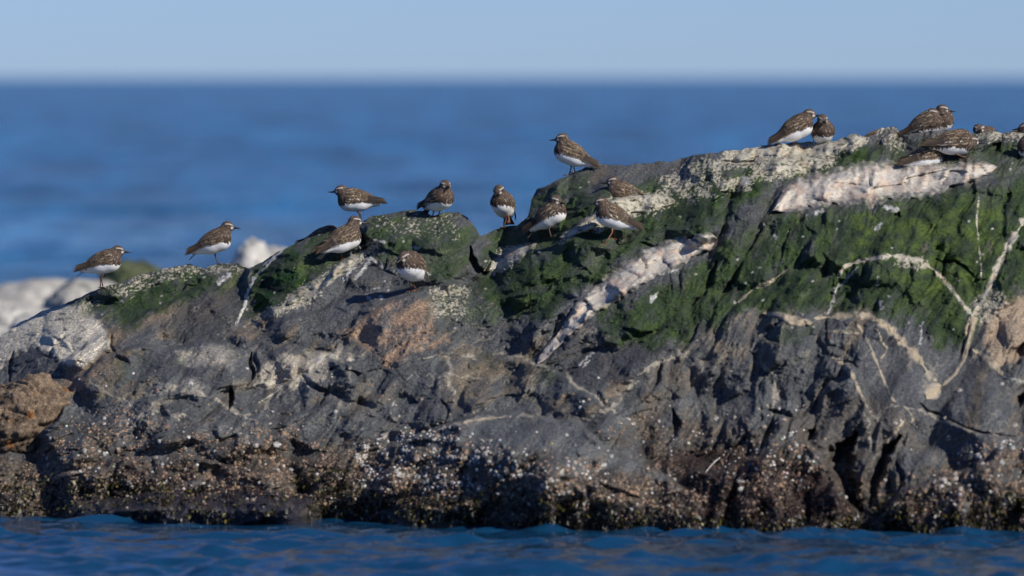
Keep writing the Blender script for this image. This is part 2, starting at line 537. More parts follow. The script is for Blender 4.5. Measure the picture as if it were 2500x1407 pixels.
def lookup(A, px, py):
    px = np.asarray(px, float); py = np.asarray(py, float)
    c = np.clip((px - X1[0]) / (X1[1] - X1[0]), 0, NC - 1.001)
    ci = np.floor(c).astype(int); cf = c - ci
    w = wl[ci] * (1 - cf) + wl[ci + 1] * cf
    r = rj[ci] * (1 - cf) + rj[ci + 1] * cf
    h = np.clip((py - w) / (r - w), 0, 1) * (NR - 1.001)
    hi = np.floor(h).astype(int); hf = h - hi
    if A.ndim == 3:
        cf = cf[..., None]; hf = hf[..., None]
    return (A[hi, ci] * (1 - cf) + A[hi, ci + 1] * cf) * (1 - hf) + (A[hi + 1, ci] * (1 - cf) + A[hi + 1, ci + 1] * cf) * hf


NX = np.gradient(WP, axis=1); NH = np.gradient(WP, axis=0)
NRM = np.cross(NX, NH)
NRM /= np.linalg.norm(NRM, axis=-1, keepdims=True) + 1e-9


def surf(px, py):
    return P(px, py, lookup(DG, px, py))


# ------------------------------------------------------------------ colour of the outcrop (what the stone is made of / covered with)
def col3(c):
    return np.array(c, float)


def blend(C, c, m):
    return C + (col3(c) - C) * m[..., None]


def rock_colour(px, py, ang):
    uu, vv = strata(px, py, ang)
    n = fbm(uu / 120, vv / 50, 4, 51); n2 = fbm(px / 60, py / 60, 4, 52); nf = fbm(px / 9, py / 8, 3, 53)
    C = np.zeros(px.shape + (3,))
    C[:] = (.104, .110, .116)
    C = blend(C, (.165, .172, .178), ss(-.1, .8, n2) * .8)
    C = blend(C, (.066, .071, .078), ss(.1, .8, -n2) * .8)
    # brown weathering in bands along the strata
    C = blend(C, (.205, .165, .115), ss(.08, .40, n) * ss(-.4, .3, fbm(px / 300, py / 220, 2, 54)) * .7)
    st = fbm(uu / 85, vv / 26, 5, 58, .6)
    C = blend(C, (.26, .235, .19), ss(.16, .42, st) * ss(-.15, .35, fbm(px / 150, py / 130, 3, 59)) * .75)
    C = blend(C, (.042, .047, .056), ss(.15, .5, -st) * .5)
    wob = 26 * fbm(px / 60, py / 50, 4, 55) + 8 * fbm(px / 14, py / 12, 2, 56)

    def zone(pts, soft=10, w=1.0):
        return ss(-soft, soft, poly_sd(px, py, pts) + wob * w)
    z = zone([(130, 920), (250, 810), (420, 740), (570, 690), (560, 740), (400, 830), (260, 900), (180, 960)])
    C = blend(C, (.255, .195, .135), z * ss(-.7, .25, n))
    z = zone([(560, 830), (620, 770), (700, 735), (790, 700), (700, 770), (620, 830)])
    C = blend(C, (.27, .19, .125), z * ss(-.6, .2, n) * .9)
    z = zone([(830, 810), (900, 755), (1020, 715), (1060, 760), (1080, 830), (960, 900), (900, 860)])
    C = blend(C, (.40, .275, .185), z * ss(-.5, .15, n + .4 * nf) * .95)
    z = zone([(1080, 860), (1180, 840), (1230, 900), (1180, 990), (1090, 980)])
    C = blend(C, (.28, .225, .15), z * ss(-.5, .3, n) * .8)
    z = zone([(1620, 840), (1780, 740), (1950, 740), (1900, 860), (1700, 960), (1560, 980)])
    C = blend(C, (.23, .19, .145), z * ss(-.2, .5, fbm(uu / 70, vv / 18, 4, 57)) * .9)
    z = zone([(1440, 900), (1640, 870), (1640, 960), (1480, 1010)])
    C = blend(C, (.19, .155, .115), z * ss(-.2, .5, n) * .7)
    z = zone([(1980, 960), (2150, 960), (2280, 1100), (2000, 1120), (1900, 1040)])
    C = blend(C, (.14, .12, .10), z * .6)
    z = zone([(390, 800), (430, 745), (520, 705), (590, 700), (602, 760), (570, 800), (540, 835), (450, 835)], 8)
    C = blend(C, (.068, .070, .073), z * .85)
    z = zone([(650, 790), (720, 735), (850, 690), (1000, 690), (1040, 715), (950, 735), (860, 770), (760, 800)], 10)
    C = blend(C, (.105, .112, .118), z * .8)
    z = zone([(20, 870), (80, 845), (130, 880), (150, 930), (60, 930), (10, 950)], 8)
    C = blend(C, (.075, .08, .088), z * .9)
    z = zone([(1320, 880), (1440, 760), (1560, 770), (1640, 850), (1560, 920), (1400, 950)], 14)
    C = blend(C, (.062, .066, .075), z * .75 * ss(-.6, .3, n2 + .3))
    # pale stone
    PALE = [([(0, 830), (60, 780), (150, 742), (215, 745), (250, 800), (262, 850), (200, 900), (160, 880), (100, 845), (40, 850), (0, 900)], (.72, .66, .54), 1.0),
            ([(-300, 990), (-150, 905), (0, 826), (0, 900), (-150, 1000)], (.5, .46, .40), 1.0),
            ([(620, 905), (700, 872), (745, 880), (760, 860), (850, 850), (890, 870), (820, 885), (790, 920), (740, 930), (700, 950), (640, 940)], (.46, .41, .33), 1.0),
            ([(2400, 770), (2440, 735), (2520, 720), (2700, 700), (2700, 850), (2500, 850), (2440, 900), (2400, 830)], (.40, .31, .225), 1.0),
            ([(430, 860), (520, 845), (580, 860), (560, 890), (470, 900)], (.34, .32, .28), .9),
            ([(370, 940), (480, 925), (520, 950), (440, 965)], (.36, .34, .30), .8)]
    for pts, c, w in PALE:
        z = zone(pts, 8, .7) * w
        C = blend(C, c, z * ss(-.85, -.35, n2 + .5 * nf))
    # thin pale veinlets everywhere in the grey stone
    vn = 1 - np.abs(fbm(uu / 150, vv / 90, 4, 61)) * 2
    C = blend(C, (.30, .27, .22), ss(.93, .985, vn) * ss(-.1, .5, fbm(px / 140, py / 140, 2, 62)) * .75)
    vn = 1 - np.abs(fbm(px / 90, py / 110, 4, 63)) * 2
    C = blend(C, (.28, .27, .25), ss(.95, .99, vn) * ss(.0, .5, fbm(px / 170, py / 170, 2, 64)) * .7)
    C = blend(C, (.30, .11, .045), ss(.62, .8, fbm(px / 30, py / 26, 3, 65)) * ss(.2, .5, fbm(px / 260, py / 200, 2, 66)) * .5)
    # green algae film
    G = np.zeros(px.shape)
    for pts, w in [([(180, 745), (250, 702), (330, 675), (430, 645), (600, 640), (600, 690), (520, 715), (430, 745), (360, 790), (290, 800), (230, 765)], 1.0),
                   ([(596, 700), (640, 640), (720, 595), (800, 560), (890, 545), (880, 600), (800, 660), (720, 725), (700, 745), (610, 775)], 1.3),
                   ([(870, 600), (890, 530), (1000, 505), (1110, 512), (1175, 575), (1150, 640), (1170, 690), (1060, 700), (960, 650)], .9),
                   ([(1150, 660), (1200, 560), (1290, 540), (1295, 480), (1330, 450), (1420, 405), (1440, 480), (1600, 430), (1680, 440), (1880, 470), (1760, 560), (1740, 600), (1600, 600), (1440, 700), (1340, 770), (1250, 780), (1150, 740)], 1.0),
                   ([(1030, 700), (1150, 680), (1300, 690), (1290, 760), (1200, 800), (1060, 800)], .6),
                   ([(1440, 760), (1600, 700), (1750, 610), (1800, 540), (2050, 500), (2200, 480), (2500, 430), (2800, 400), (2800, 700), (2500, 720), (2410, 740), (2370, 850), (2290, 850), (2220, 790), (2150, 770), (1960, 770), (1850, 770), (1760, 800), (1640, 850), (1520, 850)], 1.0),
                   ([(1640, 480), (1700, 400), (1900, 400), (2120, 345), (2210, 350), (2200, 400), (1900, 440), (1880, 500), (1700, 540)], 1.1),
                   ([(2200, 340), (2500, 340), (2800, 350), (2800, 450), (2420, 440), (2430, 400), (2290, 400)], .9),
                   ([(1860, 780), (2000, 790), (1960, 850), (1860, 840)], .6),
                   ([(1150, 860), (1330, 880), (1370, 940), (1200, 900)], .45),
                   ([(250, 880), (380, 850), (420, 880), (300, 930)], .45)]:
        G = np.maximum(G, zone(pts, 34, 1.3) * w)
    patch = fbm(uu / 70, vv / 38, 5, 71)
    G = G * ss(-.85, -.1, patch + .35 * nf + 1.1 * (G - .8))
    gn = fbm(px / 34, py / 30, 4, 72)
    green = np.zeros(px.shape + (3,)); green[:] = (.032, .064, .018)
    green = blend(green, (.058, .098, .023), ss(-.2, .6, gn))
    green = blend(green, (.018, .036, .016), ss(.1, .7, -gn) * .8)
    bright = ss(-60, 60, poly_sd(px, py, [(2080, 520), (2300, 490), (2460, 500), (2440, 640), (2380, 760), (2260, 740), (2180, 640), (2060, 620)]) + 2 * wob)
    green = blend(green, (.095, .145, .022), bright * ss(-.5, .4, gn) * .85)
    greyg = ss(-.1, .5, fbm(uu / 160, vv / 60, 3, 73)) * (1 - bright) * ss(700, 640, py)
    green = blend(green, (.10, .115, .085), greyg * .65)
    green = blend(green, (.070, .078, .072), ss(.12, .5, fbm(uu / 60, vv / 24, 4, 74)) * (1 - bright * .7) * .8)
    green = blend(green, (.014, .030, .013), ss(.05, .5, fbm(px / 70, py / 60, 4, 75)) * .7)
    C = C + (green - C) * (G * .96)[..., None]
    # cream crust of lichen and old barnacle plates, in speckles
    Lz = np.zeros(px.shape)
    for pts, w in [([(1430, 560), (1370, 590), (1400, 560), (1480, 490), (1560, 470), (1640, 465), (1650, 500), (1560, 530), (1470, 560)], 1.0),
                   ([(1180, 660), (1230, 610), (1310, 590), (1290, 620), (1230, 665)], 1.0),
                   ([(1640, 470), (1600, 440), (1700, 390), (1800, 372), (1790, 400), (1720, 440), (1760, 480), (1700, 500)], .75),
                   ([(1760, 372), (1900, 345), (2000, 345), (2110, 322), (2130, 350), (2050, 370), (2040, 400), (1880, 440), (1840, 430), (1850, 400), (1780, 410)], 1.15),
                   ([(610, 790), (700, 725), (760, 690), (830, 640), (900, 590), (930, 600), (860, 660), (790, 700), (760, 740), (690, 770)], .95),
                   ([(260, 700), (420, 645), (600, 640), (590, 670), (430, 680), (300, 730)], .55),
                   ([(900, 530), (1120, 515), (1130, 590), (960, 580)], .25),
                   ([(1050, 700), (1150, 700), (1130, 770), (1060, 780)], .7),
                   ([(2380, 320), (2520, 318), (2520, 345), (2400, 340)], .9),
                   ([(1740, 430), (1840, 430), (1830, 460), (1760, 470)], .9), ([(2140, 305), (2205, 308), (2210, 350), (2190, 370), (2140, 345)], .5),
                   ([(2370, 740), (2430, 700), (2460, 740), (2400, 800)], .7), ([(0, 830), (160, 742), (240, 740), (180, 800), (0, 880)], .6),
                   ([(2180, 620), (2260, 640), (2240, 660), (2180, 650)], .6)]:
        Lz = np.maximum(Lz, zone(pts, 12, .6) * w)
    sp = fbm(px / 6.5, py / 5.2, 2, 81) + .5 * fbm(px / 30, py / 20, 3, 82)
    C = blend(C, (.50, .46, .36), ss(.36, .10, sp + .80 - Lz * .92) * .92 * ss(.04, .3, Lz))
    C = blend(C, (.42, .27, .20), ss(.55, .9, fbm(px / 40, py / 30, 3, 84)) * ss(.5, .9, Lz) * .6)
    # scattered pale flecks on the green and grey stone
    f1, f2, cx, cy, hid = voronoi(px / 13, py / 10, 91)
    fl = (hid > .984) & (f1 < .25)
    C = blend(C, (.55, .53, .48), fl * ss(980, 700, py) * .8)
    sx_, sy_ = px + 13 * fbm(px / 34, py / 34, 4, 185), py + 13 * fbm(px / 34, py / 34, 4, 186)
    br = ss(-.35, .05, fbm(px / 30, py / 26, 3, 187))
    dpx, dpy = px + 5 * perlin(px / 9, py / 9, 85), py + 5 * perlin(px / 9, py / 9, 86)
    # flush pale seams crossing the lower stone, broken and uneven
    for pts, w in [([(350, 962), (420, 948), (480, 958), (540, 985), (585, 1012)], 5), ([(745, 868), (690, 882), (655, 905), (630, 935)], 7), ([(430, 862), (500, 872), (560, 884)], 6),
                   ([(215, 930), (270, 965), (330, 990), (360, 1040)], 3), ([(600, 1015), (650, 988), (700, 950), (770, 940)], 4), ([(770, 890), (760, 930), (745, 965)], 6),
                   ([(840, 880), (860, 930), (835, 985), (820, 1020)], 3.5), ([(1210, 868), (1290, 880), (1380, 915), (1470, 985), (1500, 1010)], 4), ([(960, 885), (1060, 868), (1160, 872)], 3),
                   ([(1000, 925), (1080, 915), (1180, 925)], 2.5), ([(1060, 1062), (1130, 1032), (1210, 1016), (1300, 1018)], 4), ([(1100, 870), (1095, 930), (1110, 985)], 6), ([(1480, 1010), (1540, 940), (1600, 890), (1680, 855)], 6),
                   ([(1700, 880), (1730, 920), (1720, 990), (1740, 1060)], 4), ([(1860, 880), (1900, 930), (1890, 1000)], 6), ([(2170, 990), (2240, 1000), (2330, 1040), (2440, 1060)], 3), ([(2110, 1000), (2125, 1050), (2120, 1120)], 2.5),
                   ([(300, 1030), (380, 1000), (450, 1020)], 3), ([(560, 1000), (620, 1030), (600, 1080)], 3)]:
        r, s, a = seg_dist(sx_, sy_, pts)
        C = blend(C, (.42, .38, .31), ss(w * 1.5, w * .4, r + 2 * nf) * br * .9)
    # droppings: white dribbles
    for pts, w in [([(905, 632), (893, 650), (880, 668), (868, 680)], 5), ([(905, 628), (918, 640), (932, 652)], 4), ([(865, 655), (850, 668), (842, 682)], 4),
                   ([(1815, 436), (1822, 446)], 8), ([(1210, 640), (1206, 672)], 2.5), ([(1218, 636), (1217, 662)], 2.2), ([(895, 720), (905, 732)], 3), ([(930, 724), (932, 730)], 4),
                   ([(1570, 615), (1600, 606)], 3), ([(1450, 860), (1415, 890)], 3), ([(1440, 880), (1425, 896)], 2), ([(2252, 790), (2250, 815), (2246, 840)], 3),
                   ([(2148, 736), (2152, 752)], 5), ([(2090, 655), (2060, 690), (2040, 705)], 4), ([(2040, 712), (2030, 745), (2022, 765)], 3), ([(1010, 605), (1025, 607)], 4),
                   ([(930, 590), (938, 592)], 4), ([(1040, 665), (1050, 672)], 3), ([(1990, 520), (2010, 514)], 4), ([(2140, 560), (2150, 548)], 4), ([(1890, 575), (1896, 580)], 4),
                   ([(1635, 665), (1655, 660)], 4), ([(1590, 735), (1600, 722)], 6), ([(2160, 505), (2190, 512)], 6), ([(700, 600), (660, 640), (620, 680)], 2.6), ([(620, 680), (604, 715), (600, 740), (575, 795)], 2.8),
                   ([(535, 690), (550, 676), (560, 672)], 7), ([(1185, 1000), (1215, 985)], 0.1), ([(1530, 525), (1500, 530)], .1)]:
        r, s, a = seg_dist(dpx, dpy, pts)
        C = blend(C, (.70, .69, .66), ss(w * 1.2, w * .5, r) * (.75 + .25 * nf))
    # intertidal belt: dark film, tan barnacle crust
    tide = 1075 + 40 * fbm(px / 150, px * 0, 3, 92) + 50 * n2
    tide = tide + interp([(0, 30), (400, 20), (800, 10), (1100, 60), (1500, 40), (1700, -40), (2000, 30), (2200, 110), (2350, 70), (2500, 30)], px)
    low = ss(-50, 60, py - tide)
    C = blend(C, (.056, .040, .028), low * ss(-.6, .3, fbm(px / 80, py / 50, 3, 93) + .35) * .8)
    bed = low * ss(-.15, .35, fbm(px / 130, py / 60, 4, 94) + .12) * ss(1265, 1225, py + 14 * n2)
    f1, f2, cx, cy, hid = voronoi(px / 9, py / 7.5, 95)
    tan = mix(col3((.17, .125, .085)), col3((.30, .235, .17)), hid[..., None])
    C = C + (tan - C) * (bed * ss(.55, .3, f1) * .85)[..., None]
    dome = zone([(1080, 1045), (1200, 1012), (1330, 1012), (1500, 1085), (1650, 1175), (1480, 1165), (1330, 1110), (1150, 1100)], 22, 1.2)
    C = blend(C, (.15, .16, .165), dome * .75 * ss(-.7, .2, n2 + .4 * nf))
    red = zone([(1640, 1120), (1800, 1090), (1960, 1130), (2090, 1230), (2080, 1290), (1700, 1270)], 20)
    C = blend(C, (.035, .020, .018), red * .75 * ss(-.5, .2, n2 + .3))
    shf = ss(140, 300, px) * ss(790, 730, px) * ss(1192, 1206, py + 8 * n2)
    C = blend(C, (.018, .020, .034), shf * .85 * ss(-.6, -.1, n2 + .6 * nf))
    wet = np.maximum(low * ss(1120, 1200, py), shf)
    return np.clip(C, .01, .8), wet, G, low


COL, WET, GRN, LOW = by_side(rock_colour, [PXG, PYG])

# back of the outcrop and the part under water, built in real space
ridge_w = WP[-1]
nb = 46
tb = np.linspace(0, 1, nb + 1)[1:]
back = []
for t in tb:
    q = ridge_w.copy()
    q[:, 1] += 0.02 + t * 2.6 + 0.03 * fbm(X1 / 40, X1 * 0 + t * 9, 3, 5)
    q[:, 2] = ridge_w[:, 2] * (1 - 0.12 * ss(0, .10, np.full(NC, t)) - .98 * ss(.04, 1, np.full(NC, t))) - 0.25 * t + 0.035 * fbm(X1 / 60, X1 * 0 + t * 7, 3, 6) * min(1, t * 12) - .006
    back.append(q)
BACK = np.array(back)
under = []
for k in range(6, 0, -1):
    q = WP[0].copy()
    q[:, 2] -= 0.10 * k
    q[:, 1] -= 0.05 * k
    under.append(q)
UNDER = np.array(under)
ALL = np.concatenate([UNDER, WP, BACK], 0)
nrt = ALL.shape[0]
ucol = np.broadcast_to(COL[0], (6, NC, 3)); 
px_b = np.broadcast_to(X1, (nb, NC)); py_b = np.broadcast_to(rj, (nb, NC)) - np.linspace(0, 500, nb)[:, None]
bcol = np.zeros((nb, NC, 3)); bcol[:] = (.09, .09, .09)
bcol = blend(bcol, (.04, .07, .02), ss(-.3, .4, fbm(px_b / 90, py_b / 90, 3, 97)))
bcol = blend(bcol, (.4, .37, .3), ss(.3, .5, fbm(px_b / 50, py_b / 50, 3, 98)))
bcol[:3] = COL[-1] * np.linspace(1, .4, 3)[:, None, None] + bcol[:3] * np.linspace(0, .6, 3)[:, None, None]
ACOL = np.concatenate([ucol, COL, bcol], 0)
AWET = np.concatenate([np.ones((6, NC)), WET, np.zeros((nb, NC))], 0)
outcrop = mesh_obj('rock_outcrop', ALL.reshape(-1, 3), grid_faces(nrt, NC), M_ROCK, cols=ACOL.reshape(-1, 3), attrs={'wet': AWET})
outcrop['kind'] = 'structure'
outcrop['label'] = 'dark sea rock outcrop with green algae, pale veins and barnacles rising from the water'


# ------------------------------------------------------------------ quartz bands and veins standing proud of the outcrop
def ribbon(name, pts, widths, height, cols, lump=26, seed=0, label=None, cut=0.0, across=None, du=4.0):
    pts = np.array(pts, float)
    L = np.concatenate([[0], np.cumsum(np.hypot(*(pts[1:] - pts[:-1]).T))])
    n = max(6, int(L[-1] / du))
    s = np.linspace(0, L[-1], n)
    # smooth the centre line a little
    cx = np.interp(s, L, pts[:, 0]); cy = np.interp(s, L, pts[:, 1])
    for _ in range(3):
        if n > 8:
            cx[1:-1] = (cx[:-2] + cx[1:-1] * 2 + cx[2:]) / 4; cy[1:-1] = (cy[:-2] + cy[1:-1] * 2 + cy[2:]) / 4
    tx = np.gradient(cx); ty = np.gradient(cy); tl = np.hypot(tx, ty); tx /= tl; ty /= tl
    w = np.interp(s, L, widths) * (1 + .16 * fbm(s / 60, s * 0 + seed, 2, 100 + seed) + .22 * fbm(s / 110, s * 0 + seed, 2, 105 + seed))
    if max(widths) < 14:   # thin veins pinch out here and there
        w = w * (1 + .45 * fbm(s / 15, s * 0 + seed, 2, 109 + seed)) * (.25 + .75 * ss(-.40, -.05, fbm(s / 34, s * 0 + seed * 3, 3, 108 + seed)))
        height = height * .34
        cut = cut or .33
    w = w * ss(0, max(6, w.max() * .5), s) ** .5 * ss(L[-1] + .01, L[-1] - max(6, w.max() * .5), s) ** .5
    m = across or int(np.clip(max(widths) * 2 / 2.2, 7, 60))
    t = np.linspace(-1.15, 1.15, m)
    S, T = np.meshgrid(s, t, indexing='ij')
    jig = 1 + .30 * fbm(S / 26, np.sign(T) * 3 + seed, 4, 120 + seed) * ss(.5, 1, np.abs(T)) + (.22 if max(widths) < 14 else .07) * fbm(S / 6, np.sign(T) * 5 + seed, 2, 125 + seed) * ss(.5, 1, np.abs(T))
    X = cx[:, None] - ty[:, None] * T * w[:, None] * jig
    Y = cy[:, None] + tx[:, None] * T * w[:, None] * jig
    rr = interp(RIDGE, X)
    Y = np.maximum(Y, rr + 5)
    d0 = lookup(DG, X, Y)
    prof = np.clip(1 - np.abs(T) ** 4, -.5, 1)
    if max(widths) >= 20:      # broad bands bridge the small relief of the stone below
        db = d0.copy()
        for _ in range(10):
            db = np.apply_along_axis(lambda q_: np.convolve(np.pad(q_, 2, 'edge'), np.ones(5) / 5, 'valid'), 0, db)
            db = np.apply_along_axis(lambda q_: np.convolve(np.pad(q_, 1, 'edge'), np.ones(3) / 3, 'valid'), 1, db)
        d0 = mix(d0, np.minimum(db, d0), ss(0, .6, prof))
    f1, f2, vx, vy, hid = voronoi(X / lump, Y / (lump * .8), 130 + seed)
    lum = (.30 - f1 * .7) + (hid - .5) * .5
    f1b, f2b, _, _, hb = voronoi(X / (lump * .4), Y / (lump * .35), 140 + seed)
    an_ = hid * 40
    tl_ = (np.cos(an_) * (X / lump - vx) + np.sin(an_) * (Y / lump / .8 - vy))
    h = height * .55 * (prof * np.maximum(.45, 1 + .45 * (hid - .5) + .55 * tl_ + .03 * (hb - f1b) + .6 * fbm(X / 60, Y / 34, 3, 155 + seed)) + .09 * fbm(X / 16, Y / 12, 4, 150 + seed) * np.clip(prof, 0, 1))
    h = h - height * .16 * (1 - ss(0, .10, f2 - f1)) * np.clip(prof, 0, 1)
    W = P(X, Y, d0 - h)
    base, alt, stain = [col3(c) for c in cols]
    nn = fbm(X / 34, Y / 26, 4, 160 + seed)
    C = np.zeros(X.shape + (3,)); C[:] = base
    C = C + (alt - C) * (ss(-.15, .5, nn) * (.6 + .4 * hid))[..., None]
    C = C + (stain - C) * (ss(.30, .62, fbm(X / 16, Y / 12, 4, 170 + seed)) * .75)[..., None]
    C = C + (col3((.36, .36, .37)) * (base.mean() / .57) - C) * (ss(.15, .6, fbm(X / 50, Y / 26, 4, 175 + seed)) * .55)[..., None]
    C = C + (stain * .6 - C) * (ss(.04, .0, f2 - f1) * .25)[..., None]
    edge_m = ss(.45, .95, np.abs(T) + .45 * fbm(X / 11, Y / 9, 3, 185 + seed))
    under_c = lookup(COL, X, Y)
    C = C + (under_c - C) * (edge_m * .85)[..., None]
    if cut:
        m_ = ss(cut, cut + .25, fbm(X / 8, Y / 7, 2, 180 + seed) + .4 * fbm(X / 30, Y / 30, 2, 181 + seed))
        C = C + (col3((.05, .075, .03)) - C) * (m_ * .9)[..., None]
    o = mesh_obj(name, W.reshape(-1, 3), grid_faces(n, m), M_QUARTZ, parent=outcrop, cols=np.clip(C, .02, .8).reshape(-1, 3))
    if label:
        o['label'] = label
    return o


WQ = ((.58, .53, .45), (.55, .41, .31), (.30, .24, .19))
CQ = ((.50, .46, .37), (.43, .35, .26), (.14, .14, .10))
TQ = ((.40, .33, .23), (.46, .38, .28), (.17, .14, .10))
ribbon('quartz_band', [(1885, 515), (1960, 470), (2050, 455), (2150, 445), (2250, 440), (2340, 425), (2436, 408)], [10, 40, 50, 54, 42, 28, 14], .085, WQ, 92, 1,
       'broad white and pink quartz band under the sitting birds')
ribbon('quartz_band', [(1312, 888), (1345, 848), (1390, 800), (1430, 752), (1500, 700), (1580, 650), (1660, 610), (1752, 584)], [9, 13, 16, 26, 34, 34, 34, 24], .080, WQ, 60, 44,
       'long pale quartz band running diagonally up the middle of the rock')
ribbon('quartz_band', [(1365, 580), (1420, 558), (1470, 528), (1520, 505), (1590, 490), (1650, 492)], [6, 14, 20, 26, 20, 8], .045, CQ, 22, 3, cut=.25)
ribbon('quartz_band', [(1180, 662), (1220, 640), (1260, 618), (1310, 594)], [6, 16, 18, 8], .035, CQ, 18, 4, cut=.2)
ribbon('quartz_band', [(700, 742), (740, 712), (790, 690), (840, 652), (890, 612)], [6, 14, 14, 14, 6], .025, CQ, 18, 5, cut=.15)
ribbon('quartz_band', [(1790, 392), (1850, 372), (1920, 362), (2000, 370), (2060, 345), (2110, 338)], [8, 12, 14, 16, 14, 8], .035, CQ, 26, 6, cut=.3)
ribbon('quartz_band', [(1850, 425), (1910, 408), (1980, 398), (2040, 385)], [6, 16, 18, 8], .03, CQ, 18, 7, cut=.1)
ribbon('quartz_vein', [(1985, 778), (2030, 774), (2090, 768), (2130, 775), (2170, 800), (2205, 838), (2245, 880), (2275, 925), (2292, 955)], [5, 8, 10, 11, 13, 13, 13, 11, 7], .026, TQ, 24, 8,
       'thick arching tan vein on the right of the rock')
ribbon('quartz_vein', [(2262, 975), (2282, 948), (2300, 942)], [14, 24, 10], .018, TQ, 20, 9)
ribbon('quartz_vein', [(2300, 942), (2330, 915), (2352, 880), (2360, 845), (2368, 800), (2378, 772)], [5, 5, 6, 8, 12, 14], .018, TQ, 20, 10)
ribbon('quartz_vein', [(2372, 790), (2395, 735), (2420, 690), (2440, 640), (2466, 592), (2502, 538), (2540, 490)], [12, 9, 9, 11, 12, 12, 10], .024, CQ, 22, 11, cut=.35)
ribbon('quartz_vein', [(2376, 772), (2350, 742), (2318, 700), (2282, 660), (2235, 635), (2180, 624), (2150, 628), (2090, 640), (2060, 652), (2044, 680)], [7, 6, 7, 8, 9, 12, 9, 5, 6, 5], .016, CQ, 16, 12, cut=.25)
ribbon('quartz_vein', [(2372, 852), (2400, 868), (2430, 895), (2448, 918)], [5, 8, 9, 6], .016, TQ, 16, 13)
ribbon('quartz_vein', [(2030, 872), (2060, 885), (2085, 925), (2100, 960), (2118, 996)], [4, 7, 7, 6, 3], .012, TQ, 16, 14)
ribbon('quartz_vein', [(2092, 790), (2108, 812), (2126, 850), (2145, 895), (2162, 940), (2178, 975), (2190, 986)], [3, 4, 4, 4, 4, 4, 3], .008, TQ, 12, 15)
ribbon('quartz_vein', [(2010, 808), (2050, 810), (2100, 814)], [3, 5, 4], .009, TQ, 12, 16)
ribbon('quartz_vein', [(2130, 802), (2145, 806), (2152, 835), (2168, 850), (2160, 866), (2148, 878)], [2, 3, 3, 3, 3, 2], .006, TQ, 12, 17)
ribbon('quartz_vein', [(2208, 1026), (2190, 1050), (2165, 1082)], [4, 6, 5], .014, TQ, 12, 18)
ribbon('quartz_vein', [(2205, 990), (2220, 1005), (2232, 1025), (2222, 1035)], [2, 3, 4, 2], .007, TQ, 12, 19)
ribbon('quartz_vein', [(1800, 740), (1840, 705), (1880, 690), (1925, 655)], [4, 7, 5, 4], .012, TQ, 14, 20)
ribbon('quartz_vein', [(1860, 765), (1905, 770), (1940, 785), (1985, 790)], [4, 9, 14, 6], .02, TQ, 18, 21)
ribbon('quartz_vein', [(1240, 1018), (1190, 1022), (1130, 1030), (1060, 1052)], [3, 4, 4, 2], .008, TQ, 12, 22)
ribbon('quartz_vein', [(630, 985), (670, 960), (690, 945), (650, 935), (620, 945)], [3, 4, 8, 10, 5], .010, CQ, 14, 24)
ribbon('quartz_vein', [(720, 945), (760, 905), (770, 880), (800, 868), (870, 880)], [7, 13, 9, 9, 5], .018, CQ, 18, 25)
ribbon('quartz_vein', [(640, 650), (670, 625), (700, 600), (722, 590)], [2, 3, 3, 2], .006, ((.55, .54, .5), (.5, .48, .43), (.2, .2, .15)), 12, 26)
ribbon('quartz_vein', [(578, 795), (592, 760), (602, 735), (604, 712), (640, 650)], [2, 3, 3, 3, 2], .006, ((.55, .54, .5), (.5, .48, .43), (.2, .2, .15)), 12, 27)
ribbon('quartz_vein', [(2390, 480), (2384, 540), (2390, 600), (2396, 660), (2394, 690)], [3, 3, 3, 3, 2], .006, CQ, 12, 28, cut=.2)
ribbon('quartz_vein', [(2445, 920), (2480, 928), (2520, 940)], [4, 7, 6], .01, ((.3, .29, .27), (.27, .25, .22), (.14, .13, .12)), 14, 30)

